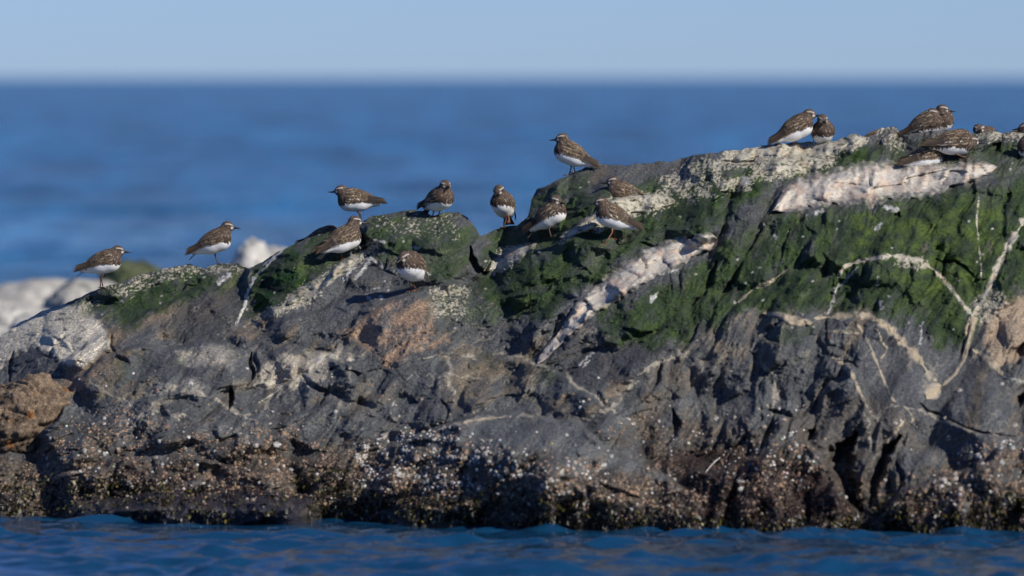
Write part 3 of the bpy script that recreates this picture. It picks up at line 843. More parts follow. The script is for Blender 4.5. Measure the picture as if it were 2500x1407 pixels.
# ------------------------------------------------------------------ free boulders
def boulder(name, cx, cy, dep, rx, ry, rz, rot, colf, mat, label, cat, seed, amp=.18, group=None, res=96, tilt=0.0):
    th = np.linspace(0, 2 * math.pi, res + 1)[:-1]
    ph = np.linspace(0, math.pi, res // 2 + 2)[1:-1]
    PH, TH_ = np.meshgrid(ph, th, indexing='ij')
    D = np.stack([np.sin(PH) * np.cos(TH_), np.sin(PH) * np.sin(TH_), np.cos(PH)], -1)
    D = np.concatenate([D.reshape(-1, 3), [[0, 0, 1]], [[0, 0, -1]]], 0)
    a = fbm(D[:, 0] * 1.3 + 7, D[:, 1] * 1.3 + D[:, 2] * 1.7, 4, seed)
    b = fbm(D[:, 2] * 1.6 - 3, D[:, 0] * 1.2 - D[:, 1] * 1.1, 4, seed + 9)
    f1, f2, _, _, hid = voronoi(D[:, 0] * 1.8 + D[:, 1] * .7 + 9, D[:, 2] * 1.8 + D[:, 1] * .9 + 5, seed + 3)
    fine = fbm(D[:, 0] * 9 + D[:, 1] * 5, D[:, 2] * 9 - D[:, 1] * 4, 4, seed + 5)
    r = 1 + amp * (a + b) * .9 + .10 * (hid - .5) + .05 * fine + .045 * ridged(D[:, 0] * 14 + D[:, 1] * 6, D[:, 2] * 14 - D[:, 1] * 5, 3, seed + 6) - .05 * (1 - ss(0, .1, f2 - f1))
    V = D * r[:, None] * np.array([rx, ry, rz])
    c, s = math.cos(tilt), math.sin(tilt)
    V = np.stack([V[:, 0] * c - V[:, 2] * s, V[:, 1], V[:, 0] * s + V[:, 2] * c], -1)
    nr_, nc_ = len(ph), len(th)
    idx = np.arange(nr_ * nc_).reshape(nr_, nc_)
    f = []
    q = np.stack([idx[:-1], np.roll(idx, -1, 1)[:-1], np.roll(idx, -1, 1)[1:], idx[1:]], -1).reshape(-1, 4)
    f = q.tolist()
    top, bot = nr_ * nc_, nr_ * nc_ + 1
    for j in range(nc_):
        f.append([top, int(idx[0, (j + 1) % nc_]), int(idx[0, j])])
        f.append([bot, int(idx[-1, j]), int(idx[-1, (j + 1) % nc_])])
    C = colf(D, a, b, fine)
    o = mesh_obj(name, V, [tuple(reversed(x)) for x in f], mat, cols=np.clip(C, .01, .8))
    o.location = P(cx, cy, dep)
    o.rotation_euler = (0, 0, rot)
    o['label'] = label; o['category'] = cat
    if group:
        o['group'] = group
    return o


def col_brown(D, a, b, fine):
    C = np.zeros(D.shape); C[:] = (.20, .145, .10)
    C = blend(C, (.32, .23, .15), ss(-.2, .5, fine) * ss(-.2, .6, D[:, 2] + b))
    C = blend(C, (.10, .065, .04), ss(.1, .6, -fine - b * .5))
    C = blend(C, (.32, .13, .03), ss(.45, .7, fbm(D[:, 0] * 4 + 3, D[:, 2] * 4, 3, 9)))
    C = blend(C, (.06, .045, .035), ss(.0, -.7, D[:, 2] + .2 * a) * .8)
    return C


def col_white(k=1.0, gr=0.3):
    def f(D, a, b, fine):
        C = np.zeros(D.shape); C[:] = (.52 * k, .50 * k, .45 * k)
        C = blend(C, (.24, .24, .24), ss(.15, .7, fine + .6 * b) * .8)
        C = blend(C, (.10, .12, .07), ss(.45 - gr, .9 - gr, a + .3 * fine))
        return C
    return f


def col_olive(D, a, b, fine):
    C = np.zeros(D.shape); C[:] = (.10, .115, .06)
    C = blend(C, (.055, .075, .03), ss(-.1, .6, fine + a))
    C = blend(C, (.32, .32, .28), ss(.35, .6, b + .3 * fine))
    return C


boulder('boulder', 50, 1046, float(lookup(DG, np.array(80.), np.array(1030.))) + .07, .25, .30, .185, .2, col_brown, M_ROCK, 'rust brown boulder at the left edge beside the dark rock', 'boulder', 11, .14, tilt=.35, res=200)
FG = 'blurred boulders behind the ridge'
boulder('boulder', 110, 800, 17, .58, .45, .25, .2, col_white(.9, 0), M_FARROCK, 'large blurred white boulder behind the left bird, the widest', 'boulder', 12, .16, FG)
boulder('boulder', 10, 830, 12.4, .40, .35, .20, .1, col_white(1.0, .0), M_FARROCK, 'low blurred white boulder at the left edge, in front of the widest', 'boulder', 13, .12, FG)
boulder('boulder', 130, 832, 12.2, .30, .32, .17, .5, col_white(1.15, 0), M_FARROCK, 'low blurred whitish boulder just behind the white quartz slope', 'boulder', 14, .12, FG)
boulder('boulder', 325, 745, 15, .24, .35, .26, .2, col_olive, M_FARROCK, 'blurred olive green boulder between the two leftmost birds', 'boulder', 15, .10, FG)
boulder('boulder', 230, 770, 14.2, .30, .30, .20, .4, col_white(.8, .1), M_FARROCK, 'blurred grey boulder at the foot of the olive green one', 'boulder', 16, .12, FG)
boulder('boulder', -10, 790, 21, .25, .35, .22, .4, col_olive, M_FARROCK, 'blurred dark green boulder at the left edge behind the white ones', 'boulder', 17, .12, FG)
boulder('boulder', 612, 690, 14.5, .125, .20, .25, .0, col_white(1.1, 0), M_FARROCK, 'blurred white boulder standing behind the ridge beside the second bird', 'boulder', 18, .10, FG)
boulder('boulder', 672, 690, 14.8, .13, .20, .19, .3, col_white(1.05, 0), M_FARROCK, 'blurred white lower boulder right of the standing one', 'boulder', 19, .12, FG)

# ------------------------------------------------------------------ the sea
def sea_axis(fine0, fine1, step, lo, hi, growth):
    a = [*np.arange(fine0, fine1, step)]
    s = step; x = a[-1]; up = []
    while x < hi:
        s *= growth; x += s; up.append(x)
    s = step; x = fine0; dn = []
    while x > lo:
        s *= growth; x -= s; dn.append(x)
    return np.array(dn[::-1] + a + up)


sx = sea_axis(-2.3, 2.3, .016, -30000, 30000, 1.14)
sy = sea_axis(-4.6, 0.6, .017, -60, 52000, 1.035)
SX, SY = np.meshgrid(sx, sy, indexing='xy')
amp = np.ones(SX.shape) * ss(600, 60, SY)
calm = ss(.15, .9, SY) * ss(6, 4, SY)
wx_ = SX + .15 * fbm(SX / 1.1, SY / 1.1, 2, 301)
wav = .026 * fbm(wx_ / .52 + SY * .1, SY / .42, 2, 302) + .024 * fbm(wx_ / .27 - SY * .3, SY / .22, 2, 303)
wav += .013 * fbm(wx_ / .16 + SY * .5, SY / .17, 2, 307)
wav = wav * (.45 + .9 * ss(-.3, .45, fbm(SX / .9 + .4 * SY, SY / .8, 3, 308)))
swell = .12 * np.sin(SY / 3.6 + .05 * SX + 1.2 * fbm(SX / 9, SY / 30, 2, 306)) * ss(12, 30, SY) * ss(700, 150, SY)
SZ = wav * amp * (1 - .85 * calm) + swell
SV = np.stack([SX, SY, SZ], -1).reshape(-1, 3)
m, nt, b = new_mat('sea_water')
L = nt.links.new
tc = N(nt, 'ShaderNodeTexCoord')
b.inputs['Base Color'].default_value = (0.012, 0.052, 0.120, 1)
b.inputs['Roughness'].default_value = 0.07
b.inputs['IOR'].default_value = 1.33
mp = N(nt, 'ShaderNodeMapping'); mp.inputs['Scale'].default_value = (.8, 1.3, 1)
L(tc.outputs['Object'], mp.inputs[0])
n1 = N(nt, 'ShaderNodeTexNoise'); n1.inputs['Scale'].default_value = 3.2; n1.inputs['Detail'].default_value = 5; n1.inputs['Roughness'].default_value = .55
n2 = N(nt, 'ShaderNodeTexNoise'); n2.inputs['Scale'].default_value = .22; n2.inputs['Detail'].default_value = 4
L(mp.outputs[0], n1.inputs['Vector']); L(mp.outputs[0], n2.inputs['Vector'])
# distance fades the short waves' bump near, where they are real geometry
sep = N(nt, 'ShaderNodeSeparateXYZ'); L(tc.outputs['Object'], sep.inputs[0])
far = N(nt, 'ShaderNodeMapRange'); far.inputs[1].default_value = 2; far.inputs[2].default_value = 30
far.inputs[3].default_value = .012; far.inputs[4].default_value = .45
L(sep.outputs['Y'], far.inputs[0])
rf = N(nt, 'ShaderNodeMapRange'); rf.inputs[1].default_value = 3; rf.inputs[2].default_value = 90
rf.inputs[3].default_value = .05; rf.inputs[4].default_value = .17
L(sep.outputs['Y'], rf.inputs[0]); L(rf.outputs[0], b.inputs['Roughness'])
bp1 = N(nt, 'ShaderNodeBump'); bp1.inputs['Strength'].default_value = 1
L(far.outputs[0], bp1.inputs['Distance']); L(n1.outputs['Fac'], bp1.inputs['Height'])
far2 = N(nt, 'ShaderNodeMapRange'); far2.inputs[1].default_value = 10; far2.inputs[2].default_value = 60
far2.inputs[3].default_value = 0; far2.inputs[4].default_value = 7
L(sep.outputs['Y'], far2.inputs[0])
bp2 = N(nt, 'ShaderNodeBump'); bp2.inputs['Strength'].default_value = 1
L(far2.outputs[0], bp2.inputs['Distance']); L(n2.outputs['Fac'], bp2.inputs['Height']); L(bp1.outputs[0], bp2.inputs['Normal'])
L(bp2.outputs[0], b.inputs['Normal'])
# swell streaks: light and dark of the wave faces painted into the body colour
mp3 = N(nt, 'ShaderNodeMapping'); mp3.inputs['Scale'].default_value = (.42, .035, 1)
n3 = N(nt, 'ShaderNodeTexNoise'); n3.inputs['Scale'].default_value = 1.0; n3.inputs['Detail'].default_value = 4
L(tc.outputs['Object'], mp3.inputs[0]); L(mp3.outputs[0], n3.inputs['Vector'])
cr = N(nt, 'ShaderNodeValToRGB')
cr.color_ramp.elements[0].position = .38; cr.color_ramp.elements[1].position = .62
cr.color_ramp.elements[0].color = (.004, .048, .135, 1); cr.color_ramp.elements[1].color = (.030, .215, .49, 1)
L(n3.outputs['Fac'], cr.inputs[0])
# body colour painted darker near the rock, brighter offshore, standing in for reflected light
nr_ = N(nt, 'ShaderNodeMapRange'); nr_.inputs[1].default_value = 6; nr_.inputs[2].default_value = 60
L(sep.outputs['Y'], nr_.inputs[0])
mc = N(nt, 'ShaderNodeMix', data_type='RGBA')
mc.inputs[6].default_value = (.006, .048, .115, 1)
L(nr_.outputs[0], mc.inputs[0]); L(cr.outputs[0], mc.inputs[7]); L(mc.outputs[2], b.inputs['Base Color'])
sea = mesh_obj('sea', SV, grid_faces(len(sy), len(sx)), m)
sea['kind'] = 'structure'
sea['label'] = 'blue sea with small waves reaching the horizon'

# ------------------------------------------------------------------ birds
def surface_nets(F, org, h):
    ins = F < 0
    nx, ny, nz = F.shape
    cs = (nx - 1, ny - 1, nz - 1)
    acc = np.zeros(cs + (3,)); cnt = np.zeros(cs)
    corners = [(i, j, k) for i in (0, 1) for j in (0, 1) for k in (0, 1)]

    def sub(A, c):
        return A[c[0]:c[0] + cs[0], c[1]:c[1] + cs[1], c[2]:c[2] + cs[2]]
    for c in corners:
        for ax in range(3):
            if c[ax] == 0:
                d = list(c); d[ax] = 1
                a = sub(F, c); bb = sub(F, d)
                m_ = (a < 0) != (bb < 0)
                t = np.where(m_, a / np.where(m_, a - bb, 1), 0)
                for q in range(3):
                    acc[..., q] += np.where(m_, c[q] + (t if q == ax else 0), 0)
                cnt += m_
    act = cnt > 0
    vid = np.full(cs, -1); vid[act] = np.arange(act.sum())
    I = np.argwhere(act)
    V = (I + acc[act] / cnt[act][:, None]) * h + org
    faces = []
    for ax in range(3):
        o1, o2 = (ax + 1) % 3, (ax + 2) % 3
        s0 = [slice(None)] * 3; s1 = [slice(None)] * 3
        s0[ax] = slice(0, -1); s1[ax] = slice(1, None)
        a = ins[tuple(s0)]; bb = ins[tuple(s1)]
        E = np.argwhere(a != bb)
        E = E[(E[:, o1] > 0) & (E[:, o2] > 0) & (E[:, o1] < cs[o1]) & (E[:, o2] < cs[o2])]
        flip = a[E[:, 0], E[:, 1], E[:, 2]]
        q = []
        for d1, d2 in ((0, 0), (-1, 0), (-1, -1), (0, -1)):
            e = E.copy(); e[:, o1] += d1; e[:, o2] += d2
            q.append(vid[e[:, 0], e[:, 1], e[:, 2]])
        q = np.stack(q, -1)
        q[~flip] = q[~flip][:, ::-1]
        faces.append(q)
    return V, np.concatenate(faces, 0)


def sd_ell(p, c, ax, r):
    q = (p - c) @ ax.T
    k0 = np.linalg.norm(q / r, axis=-1); k1 = np.linalg.norm(q / (r * r), axis=-1)
    return k0 * (k0 - 1) / (k1 + 1e-12)


def sd_cone(p, a, b_, ra, rb):
    d = b_ - a
    t = np.clip(((p - a) @ d) / (d @ d), 0, 1)
    return np.linalg.norm(p - a - t[..., None] * d, axis=-1) - (ra + (rb - ra) * t)


def smin(a, b_, k):
    h = np.clip(.5 + .5 * (b_ - a) / k, 0, 1)
    return b_ * (1 - h) + a * h - k * h * (1 - h)


def tube(path, rad, seg=7, mat=None, name='leg', parent=None):
    path = np.array(path, float); V = []; F = []
    for i, p in enumerate(path):
        t = path[min(i + 1, len(path) - 1)] - path[max(i - 1, 0)]
        t = t / np.linalg.norm(t)
        a = np.cross(t, [0.2, 1, .1]); a /= np.linalg.norm(a); b_ = np.cross(t, a)
        for k in range(seg):
            an = 2 * math.pi * k / seg
            V.append(p + rad[i] * (a * math.cos(an) + b_ * math.sin(an)))
    for i in range(len(path) - 1):
        for k in range(seg):
            F.append((i * seg + k, i * seg + (k + 1) % seg, (i + 1) * seg + (k + 1) % seg, (i + 1) * seg + k))
    F.append(tuple(range(seg))[::-1]); F.append(tuple((len(path) - 1) * seg + k for k in range(seg)))
    return V, F


def join(parts):
    V = []; F = []
    for v, f in parts:
        o = len(V); V += [list(x) for x in v]; F += [tuple(i + o for i in q) for q in f]
    return np.array(V), F


S0 = K * 30


def make_bird(label, body, head, depth, yaw, pitch, hyaw, feet=(), hpitch=-8, hfwd=None, scale=1.0, leg='orange', seed=0, white=0.0, fluff=1.0, spread=0.0, raised=None, group=None):
    """body / head: photo pixels of their centres; depth: world y of the body centre; yaw 0 = facing right, -90 = towards the viewer"""
    r_ = np.random.default_rng(900 + seed)
    O = P(body[0], body[1], depth)
    ya, pi_ = math.radians(yaw), math.radians(pitch)
    fy = np.array([math.cos(ya), math.sin(ya), 0]); sd = np.array([-math.sin(ya), math.cos(ya), 0]); up = np.array([0, 0, 1.])
    f = fy * math.cos(pi_) + up * math.sin(pi_); u = -fy * math.sin(pi_) + up * math.cos(pi_)
    A = np.stack([f, sd, u])
    s = scale * 1.17

    def B(a, b_, c):
        return a * s * f + b_ * s * sd + c * s * u
    Hm = P(head[0], head[1], depth) - O
    dd = (.046 if hfwd is None else hfwd) * s * math.sin(ya)
    H = np.array([Hm[0], dd, Hm[2]])
    hy, hp = math.radians(hyaw), math.radians(hpitch)
    hf = np.array([math.cos(hy) * math.cos(hp), math.sin(hy) * math.cos(hp), math.sin(hp)])
    hs = np.array([-math.sin(hy), math.cos(hy), 0]); hu = np.cross(hf, hs)
    HA = np.stack([hf, hs, hu])

    def sdf(p, feath=False):
        d = sd_ell(p, B(0, 0, -.001), A, np.array([.060, .040 * fluff, .0395 * fluff]) * s)
        d = smin(d, sd_ell(p, B(.026, 0, -.003), A, np.array([.037, .0385 * fluff, .040 * fluff]) * s), .012)
        d = smin(d, sd_ell(p, B(-.048, 0, .003), A, np.array([.046, .024, .020]) * s), .014)
        if feath:
            ax = A.copy()
            d = smin(d, sd_ell(p, B(-.068, 0, .005), ax, np.array([.056, .017, .011]) * s), .012)
            return d
        d = smin(d, sd_cone(p, B(.028, 0, .010), H - hu * .004 * s, .029 * s, .0195 * s), .012)
        d = smin(d, sd_ell(p, H, HA, np.array([.0225, .0190, .0190]) * s), .005)
        d = smin(d, sd_ell(p, H + hf * .0135 * s - hu * .002 * s, HA, np.array([.0120, .0105, .0105]) * s), .007)
        return d
    h = .0027
    pts = np.array([B(-.105, 0, 0), B(.07, 0, 0), B(0, 0, -.045), B(0, 0, .045), H + [.03, .03, .03], H - [.03, .03, .03], B(0, .045, 0), B(0, -.045, 0)])
    lo = pts.min(0) - .012; hi = pts.max(0) + .012
    ax = [np.arange(lo[i], hi[i], h) for i in range(3)]
    G = np.stack(np.meshgrid(*ax, indexing='ij'), -1)
    F = sdf(G)
    V, faces = surface_nets(F, lo, h)
    # colours of the plumage
    q = V @ A.T / s
    qh = (V - H) @ HA.T / s
    dh = np.linalg.norm(V - H, axis=1) / s
    n1 = fbm(q[:, 0] / .010 + seed, (q[:, 1] + q[:, 2]) / .008, 3, 400 + seed)
    n2 = fbm(q[:, 1] / .006 + seed * 3, (q[:, 2] - q[:, 0]) / .006, 2, 430 + seed)
    brown = np.zeros(V.shape); brown[:] = (.088, .060, .044)
    brown = blend(brown, (.040, .029, .025), ss(0, .7, n1))
    brown = blend(brown, (.15, .105, .070), ss(.1, .8, -n1) * .8)
    wl_ = np.interp(q[:, 0], [-.08, -.02, .0, .02, .04, .06], [.006, .002, -.003, -.011, -.021, -.030]) + white - .003
    wm = ss(.002, -.002, q[:, 2] - wl_ + .011 * n1 + .006 * n2)
    wm = wm * ss(.022, .030, dh)
    C = blend(brown, (.85, .85, .84), wm)
    dark = ss(.018, .0, np.abs(q[:, 2] - wl_ - .010)) * (1 - wm) * ss(.0, .02, q[:, 0])
    C = blend(C, (.035, .022, .018), dark * .55)
    speck = ss(.36, .60, n2) * (1 - wm) * ss(-.005, .02, q[:, 0]) * ss(.016, .024, dh)
    C = blend(C, (.62, .58, .52), speck * .38)
    # head markings
    hn = fbm(qh[:, 0] / .004, qh[:, 2] / .0045 + qh[:, 1] / .005, 2, 470 + seed)
    hm = ss(.027, .021, dh)
    C = blend(C, (.26, .21, .16), hm * ss(.3, .65, hn) * .4)
    brow = hm * ss(.0028, .0008, np.abs(qh[:, 2] - .0098 + .15 * np.abs(qh[:, 0] - .004))) * ss(-.010, -.004, qh[:, 0]) * ss(.007, .010, np.abs(qh[:, 1]))
    C = blend(C, (.60, .57, .52), brow * .7)
    lore = ss(.0058, .0038, np.sqrt((qh[:, 0] - .0170) ** 2 + (qh[:, 2] + .003) ** 2 + .35 * (np.abs(qh[:, 1]) - .008) ** 2))
    C = blend(C, (.76, .73, .68), lore * .8)
    chin = hm * ss(-.006, -.011, qh[:, 2]) * ss(-.002, .006, qh[:, 0])
    C = blend(C, (.20, .16, .13), chin * .5)
    root = bpy.data.objects.new('turnstone', None); SC.collection.objects.link(root)
    root.location = O
    root.empty_display_size = .05
    root['label'] = label; root['category'] = 'bird'; root['group'] = group or 'turnstones on the rock'
    mesh_obj('body', V, faces, M_PLUME, root, cols=np.clip(C, .01, .85))
    # bill
    tip = H + hf * .0490 * s + hu * .0005 * s
    v, fc = tube([H + hf * .019 * s - hu * .001 * s, H + hf * .027 * s - hu * .0015 * s, H + hf * .037 * s - hu * .0012 * s, tip], [.0052 * s, .0043 * s, .0027 * s, .0009 * s], 8)
    mesh_obj('bill', np.array(v), fc, M_BILL, root)
    # eyes
    for e in (-1, 1):
        c = H + hf * .0085 * s + hs * e * .0160 * s + hu * .0035 * s
        vv = []; ff = []
        for i in range(1, 5):
            for k in range(8):
                a_, b_ = math.pi * i / 5, 2 * math.pi * k / 8
                vv.append(c + .0034 * s * np.array([math.sin(a_) * math.cos(b_), math.sin(a_) * math.sin(b_), math.cos(a_)]))
        for i in range(3):
            for k in range(8):
                ff.append((i * 8 + k, (i + 1) * 8 + k, (i + 1) * 8 + (k + 1) % 8, i * 8 + (k + 1) % 8))
        ff.append(tuple(range(8))); ff.append(tuple(24 + k for k in range(8))[::-1])
        mesh_obj('eye', np.array(vv), ff, M_EYE, root)

    # feathers laid over the body: each a small shingled blade
    def shell(a, phi, off):
        """point over the body surface at axial a, angle phi (0 = side, 90 = back)"""
        ctr = a[..., None] * s * f + .002 * s * u
        dr = np.cos(phi)[..., None] * sd + np.sin(phi)[..., None] * u
        r0 = np.full(a.shape, .055 * s)
        for _ in range(14):
            p = ctr + dr * r0[..., None]
            r0 = r0 - sdf(p, True) * .8
            r0 = np.clip(r0, .001 * s, .08)
        return ctr + dr * (r0 + off)[..., None]
    NT, NW = 5, 5
    for side in (1, -1):
        Vs = []; Fs = []; Cs = []
        o_ = 0
        rows = []
        for i, a0 in enumerate(np.linspace(.036, -.030, 8)):
            for ph in np.linspace(86, -12 + 3 * i, 7):
                rows.append((a0 + r_.normal(0, .002), ph + r_.normal(0, 3), .021 + .0016 * i, .0074, 0, -6 if ph > 30 else 2))
        for ph in np.linspace(60, 0, 6):   # greater coverts and tertials
            rows.append((-.022 + r_.normal(0, .002), ph, .040, .0064, 1, 0))
        for k, ph in enumerate(np.linspace(40, 8, 5)):   # flight feathers reaching past the tail
            rows.append((-.040, ph, .062 + .004 * k, .0052, 2, -4))
        for (a0, ph, ln, wd, kind, drift) in rows:
            t = np.linspace(0, 1, NT); w = np.linspace(-1, 1, NW)
            T, Wt = np.meshgrid(t, w, indexing='ij')
            prof = np.sin(np.clip(T * .86 + .14, 0, 1) * math.pi) ** .5 if kind < 2 else np.sqrt(np.clip(1 - T ** 3, 0, 1)) * .9 + .05
            aa = a0 - T * ln
            rad_here = .034 if kind < 2 else .022
            ph_ = np.radians(ph + drift * T) + Wt * wd * prof / rad_here
            off = (.0008 + .0022 * T + .0012 * (1 - Wt ** 2) + kind * .0008 + (.002 * T if kind == 2 else 0)) * s
            pp = shell(aa, ph_ if side == 1 else math.pi - ph_, off)
            if kind == 2:
                # tips fan slightly and leave the body
                pp = pp + (T ** 2)[..., None] * (u * (.010 - .004 * spread) * s * (ph / 40.) + sd * side * .004 * s)
            Vs.append(pp.reshape(-1, 3))
            g = grid_faces(NT, NW) + o_
            Fs.append(g); o_ += NT * NW
            base = np.array([.055, .039, .030]) * r_.uniform(.5, 1.3) if kind < 2 else np.array([.032, .024, .021]) * r_.uniform(.8, 1.2)
            edge = np.array([.42, .32, .21]) * r_.uniform(.3, 1.3)
            if kind == 1 and r_.random() < .35:
                edge = np.array([.62, .60, .57])
            em = np.maximum(ss(.30, .90, np.abs(Wt)), .5 * ss(.8, 1, T))
            if kind == 2:
                em = em * .35
            c = base + (edge - base) * em[..., None]
            if kind == 0 and ph < 4 and r_.random() < .22:
                c = c + (np.array([.70, .70, .68]) - c) * (ss(.3, .9, T) * (Wt > .2))[..., None] * .7
            Cs.append(c.reshape(-1, 3))
        mesh_obj('wing', np.concatenate(Vs), np.concatenate(Fs), M_PLUME, root, cols=np.clip(np.concatenate(Cs), .01, .8))
    # tail
    Vs = []; Fs = []; Cs = []; o_ = 0
    for k in range(7):
        x = (k - 3) / 3
        T, Wt = np.meshgrid(np.linspace(0, 1, 5), np.linspace(-1, 1, 3), indexing='ij')
        a_ = -.062 - T * (.050 - .004 * abs(x))
        b_ = x * (.006 + .011 * T) + Wt * .0042
        c_ = -.002 - .014 * T - .003 * abs(x) + .0006 * k
        Vs.append((a_[..., None] * s * f + b_[..., None] * s * sd + c_[..., None] * s * u).reshape(-1, 3))
        Fs.append(grid_faces(5, 3) + o_); o_ += 15
        c = np.zeros(T.shape + (3,)); c[:] = (.030, .024, .022)
        c = blend(c, (.72, .71, .69), ss(.45, .15, T))
        c = blend(c, (.45, .42, .38), (np.abs(Wt) > .8) * .5 + 0 * T)
        Cs.append(c.reshape(-1, 3))
    mesh_obj('tail', np.concatenate(Vs), np.concatenate(Fs), M_PLUME, root, cols=np.clip(np.concatenate(Cs), .01, .8))
    # legs and feet
    lm = M_LEG if leg == 'orange' else M_LEGD
    for k, ft in enumerate(feet):
        w_ = surf(ft[0], ft[1]) - O if len(ft) == 2 else P(ft[0], ft[1], depth) - O
        side = (-1 if (w_ @ sd) < 0 else 1)
        hip = B(-.006, side * .014, -.030)
        if raised == k:
            w_ = P(ft[0], ft[1], depth - .03) - O
        ank = mix(hip, w_, .38) - fy * .010 * s
        v, fc = tube([hip, ank, mix(ank, w_, .5), w_ + [0, 0, .002]], [.0042 * s, .0026 * s, .0021 * s, .0024 * s], 7)
        lg = mesh_obj('leg', np.array(v), fc, lm, root)
        toes = []
        for an, ln in ((-32, .020), (0, .023), (32, .020), (180, .008)):
            an = math.radians(an + yaw)
            d = np.array([math.cos(an), math.sin(an), 0])
            if raised == k:
                d = d * .5 + np.array([0, 0, -.6]); d /= np.linalg.norm(d)
                e1 = w_ + d * ln * .5; e2 = w_ + d * ln
            else:
                e1 = w_ + d * ln * .5 * s + [0, 0, .002]; e2 = w_ + d * ln * s - [0, 0, .001]
            toes.append(tube([w_ + [0, 0, .002], e1, e2], [.0022, .0019, .0010], 6))
        v, fc = join(toes)
        mesh_obj('foot', v, fc, lm, lg)
    return root


def bd(px, py, back=0.0):
    return float(lookup(DG, np.array(px), np.array(py + 3))) + back


R = interp(RIDGE, np.array([0.]))
make_bird('leftmost turnstone, facing right beside the white boulders', (253, 641), (288, 612), bd(249, 703), -4, 20, -3, [(245, 703), (252, 705)], leg='dark', seed=1)
make_bird('second turnstone from the left, facing right on one leg', (523, 591), (556, 553), bd(532, 646), -6, 27, -8, [(533, 646)], leg='dark', seed=2, white=.001)
make_bird('turnstone facing left in level profile above the green slab', (868, 489), (833, 465), bd(878, 545, .05), 182, 8, 182, [(876, 548, 0), (883, 548, 0)], leg='dark', seed=3, spread=1)
make_bird('turnstone atop the green mound, breast and face towards us', (1072, 487), (1087, 452), bd(1062, 530), -52, 22, -66, [(1056, 529), (1070, 530)], leg='dark', seed=4, white=-.009)
make_bird('turnstone facing us in the gap beside the green mound, one foot raised', (1229, 501), (1218, 464), bd(1230, 556), -104, 32, -108, [(1230, 556), (1243, 536)], raised=1, seed=5, hpitch=-22, white=-.006)
make_bird('hunched turnstone half hidden behind the green slab, only its back showing', (792, 583), (822, 578), bd(790, 575, .14), 8, 18, 10, [], seed=6)
make_bird('turnstone seen from behind its shoulder on the green slab, looking right', (838, 585), (866, 541), bd(837, 634), 22, 27, 10, [(837, 634)], leg='orange', seed=7, scale=1.06)
make_bird('round turnstone facing us, lowest on the rock, with its shadow beside it', (1006, 652), (988, 627), bd(1004, 712, -.03), -108, 28, -132, [(1003, 712), (1017, 710)], seed=8, hpitch=-24, white=-.004, fluff=1.08, scale=1.08)
make_bird('turnstone facing left, standing on the crest of the mossy hump', (1395, 376), (1373, 338), bd(1395, 428), 186, 29, 184, [(1389, 428), (1404, 422)], leg='dark', seed=9)
make_bird('turnstone facing left, sitting behind the cream crusted ledge', (1523, 474), (1498, 443), bd(1523, 471, -.035), 186, 20, 188, [], seed=10, white=-.02)
make_bird('turnstone with its tail down to the left, in front of the mossy hump', (1342, 527), (1357, 490), bd(1336, 583), -22, 36, -40, [(1331, 584), (1346, 580)], leg='dark', seed=11, hpitch=-14)
make_bird('turnstone with orange legs, facing left below the sitting one', (1498, 530), (1468, 494), bd(1487, 592), 196, 27, 188, [(1475, 598), (1501, 585)], leg='orange', seed=12)
make_bird('tall turnstone facing right at the left of the pair on the pale crest', (1943, 314), (1976, 279), bd(1945, 362), 4, 33, -12, [(1940, 358), (1950, 362)], leg='dark', seed=13)
make_bird('sitting turnstone facing us, pressed against its taller neighbour', (2009, 325), (2007, 291), bd(2009, 348, .03), -84, 26, -76, [], seed=14, hpitch=-18, white=-.012, scale=.95)
make_bird('turnstone hidden behind the crest, a brown back left of the grey knob', (2141, 347), (2165, 345), bd(2141, 335, .16), 10, 18, 10, [], seed=15)
make_bird('turnstone with white brow, in front of another on the skyline', (2259, 304), (2277, 277), bd(2259, 322, .05), -8, 30, -20, [], seed=16, white=-.016, hpitch=-6)
make_bird('turnstone looking right over the back of its neighbour on the skyline', (2288, 301), (2300, 268), bd(2290, 322, .15), -18, 34, -6, [], seed=17, white=-.016)
make_bird('turnstone with only its head and back above the leaning one', (2403, 340), (2387, 315), bd(2403, 328, .12), -55, 20, -80, [], seed=18, white=-.02, scale=.95)
make_bird('leaning turnstone with head tucked low, above the quartz band', (2330, 348), (2372, 345), bd(2352, 382), 10, 8, 20, [(2352, 384), (2358, 386)], leg='dark', seed=19, scale=1.08, white=-.013)
make_bird('turnstone crouching at the upper edge of the quartz band, tail to the left', (2262, 383), (2298, 362), bd(2262, 380, -.085), 16, 18, 40, [], seed=20, white=.003)
make_bird('turnstone cut by the right edge of the picture on the crest', (2527, 331), (2503, 312), bd(2520, 330, .08), 186, 20, 186, [], seed=21, white=-.02)
make_bird('turnstone behind the crest near the right edge, a sliver of brown back', (2476, 349), (2500, 342), bd(2476, 330, .16), 10, 14, 10, [], seed=22)
make_bird('turnstone cut by the right edge, below the crest', (2527, 362), (2504, 352), bd(2520, 385), 190, 16, 190, [(2524, 392)], seed=23)

# ------------------------------------------------------------------ barnacles
def barn_geo(seg=8):
    V = []; F = []
    for k in range(seg):
        a = 2 * math.pi * k / seg
        V.append((math.cos(a), math.sin(a), -.25))
    for k in range(seg):
        a = 2 * math.pi * k / seg
        V.append((.5 * math.cos(a), .5 * math.sin(a), .62 + .08 * (k % 2)))
    V.append((0, 0, .32))
    for k in range(seg):
        F.append((k, (k + 1) % seg, seg + (k + 1) % seg))
        F.append((k, seg + (k + 1) % seg, seg + k))
        F.append((seg + k, seg + (k + 1) % seg, 2 * seg))
    return np.array(V), np.array(F)


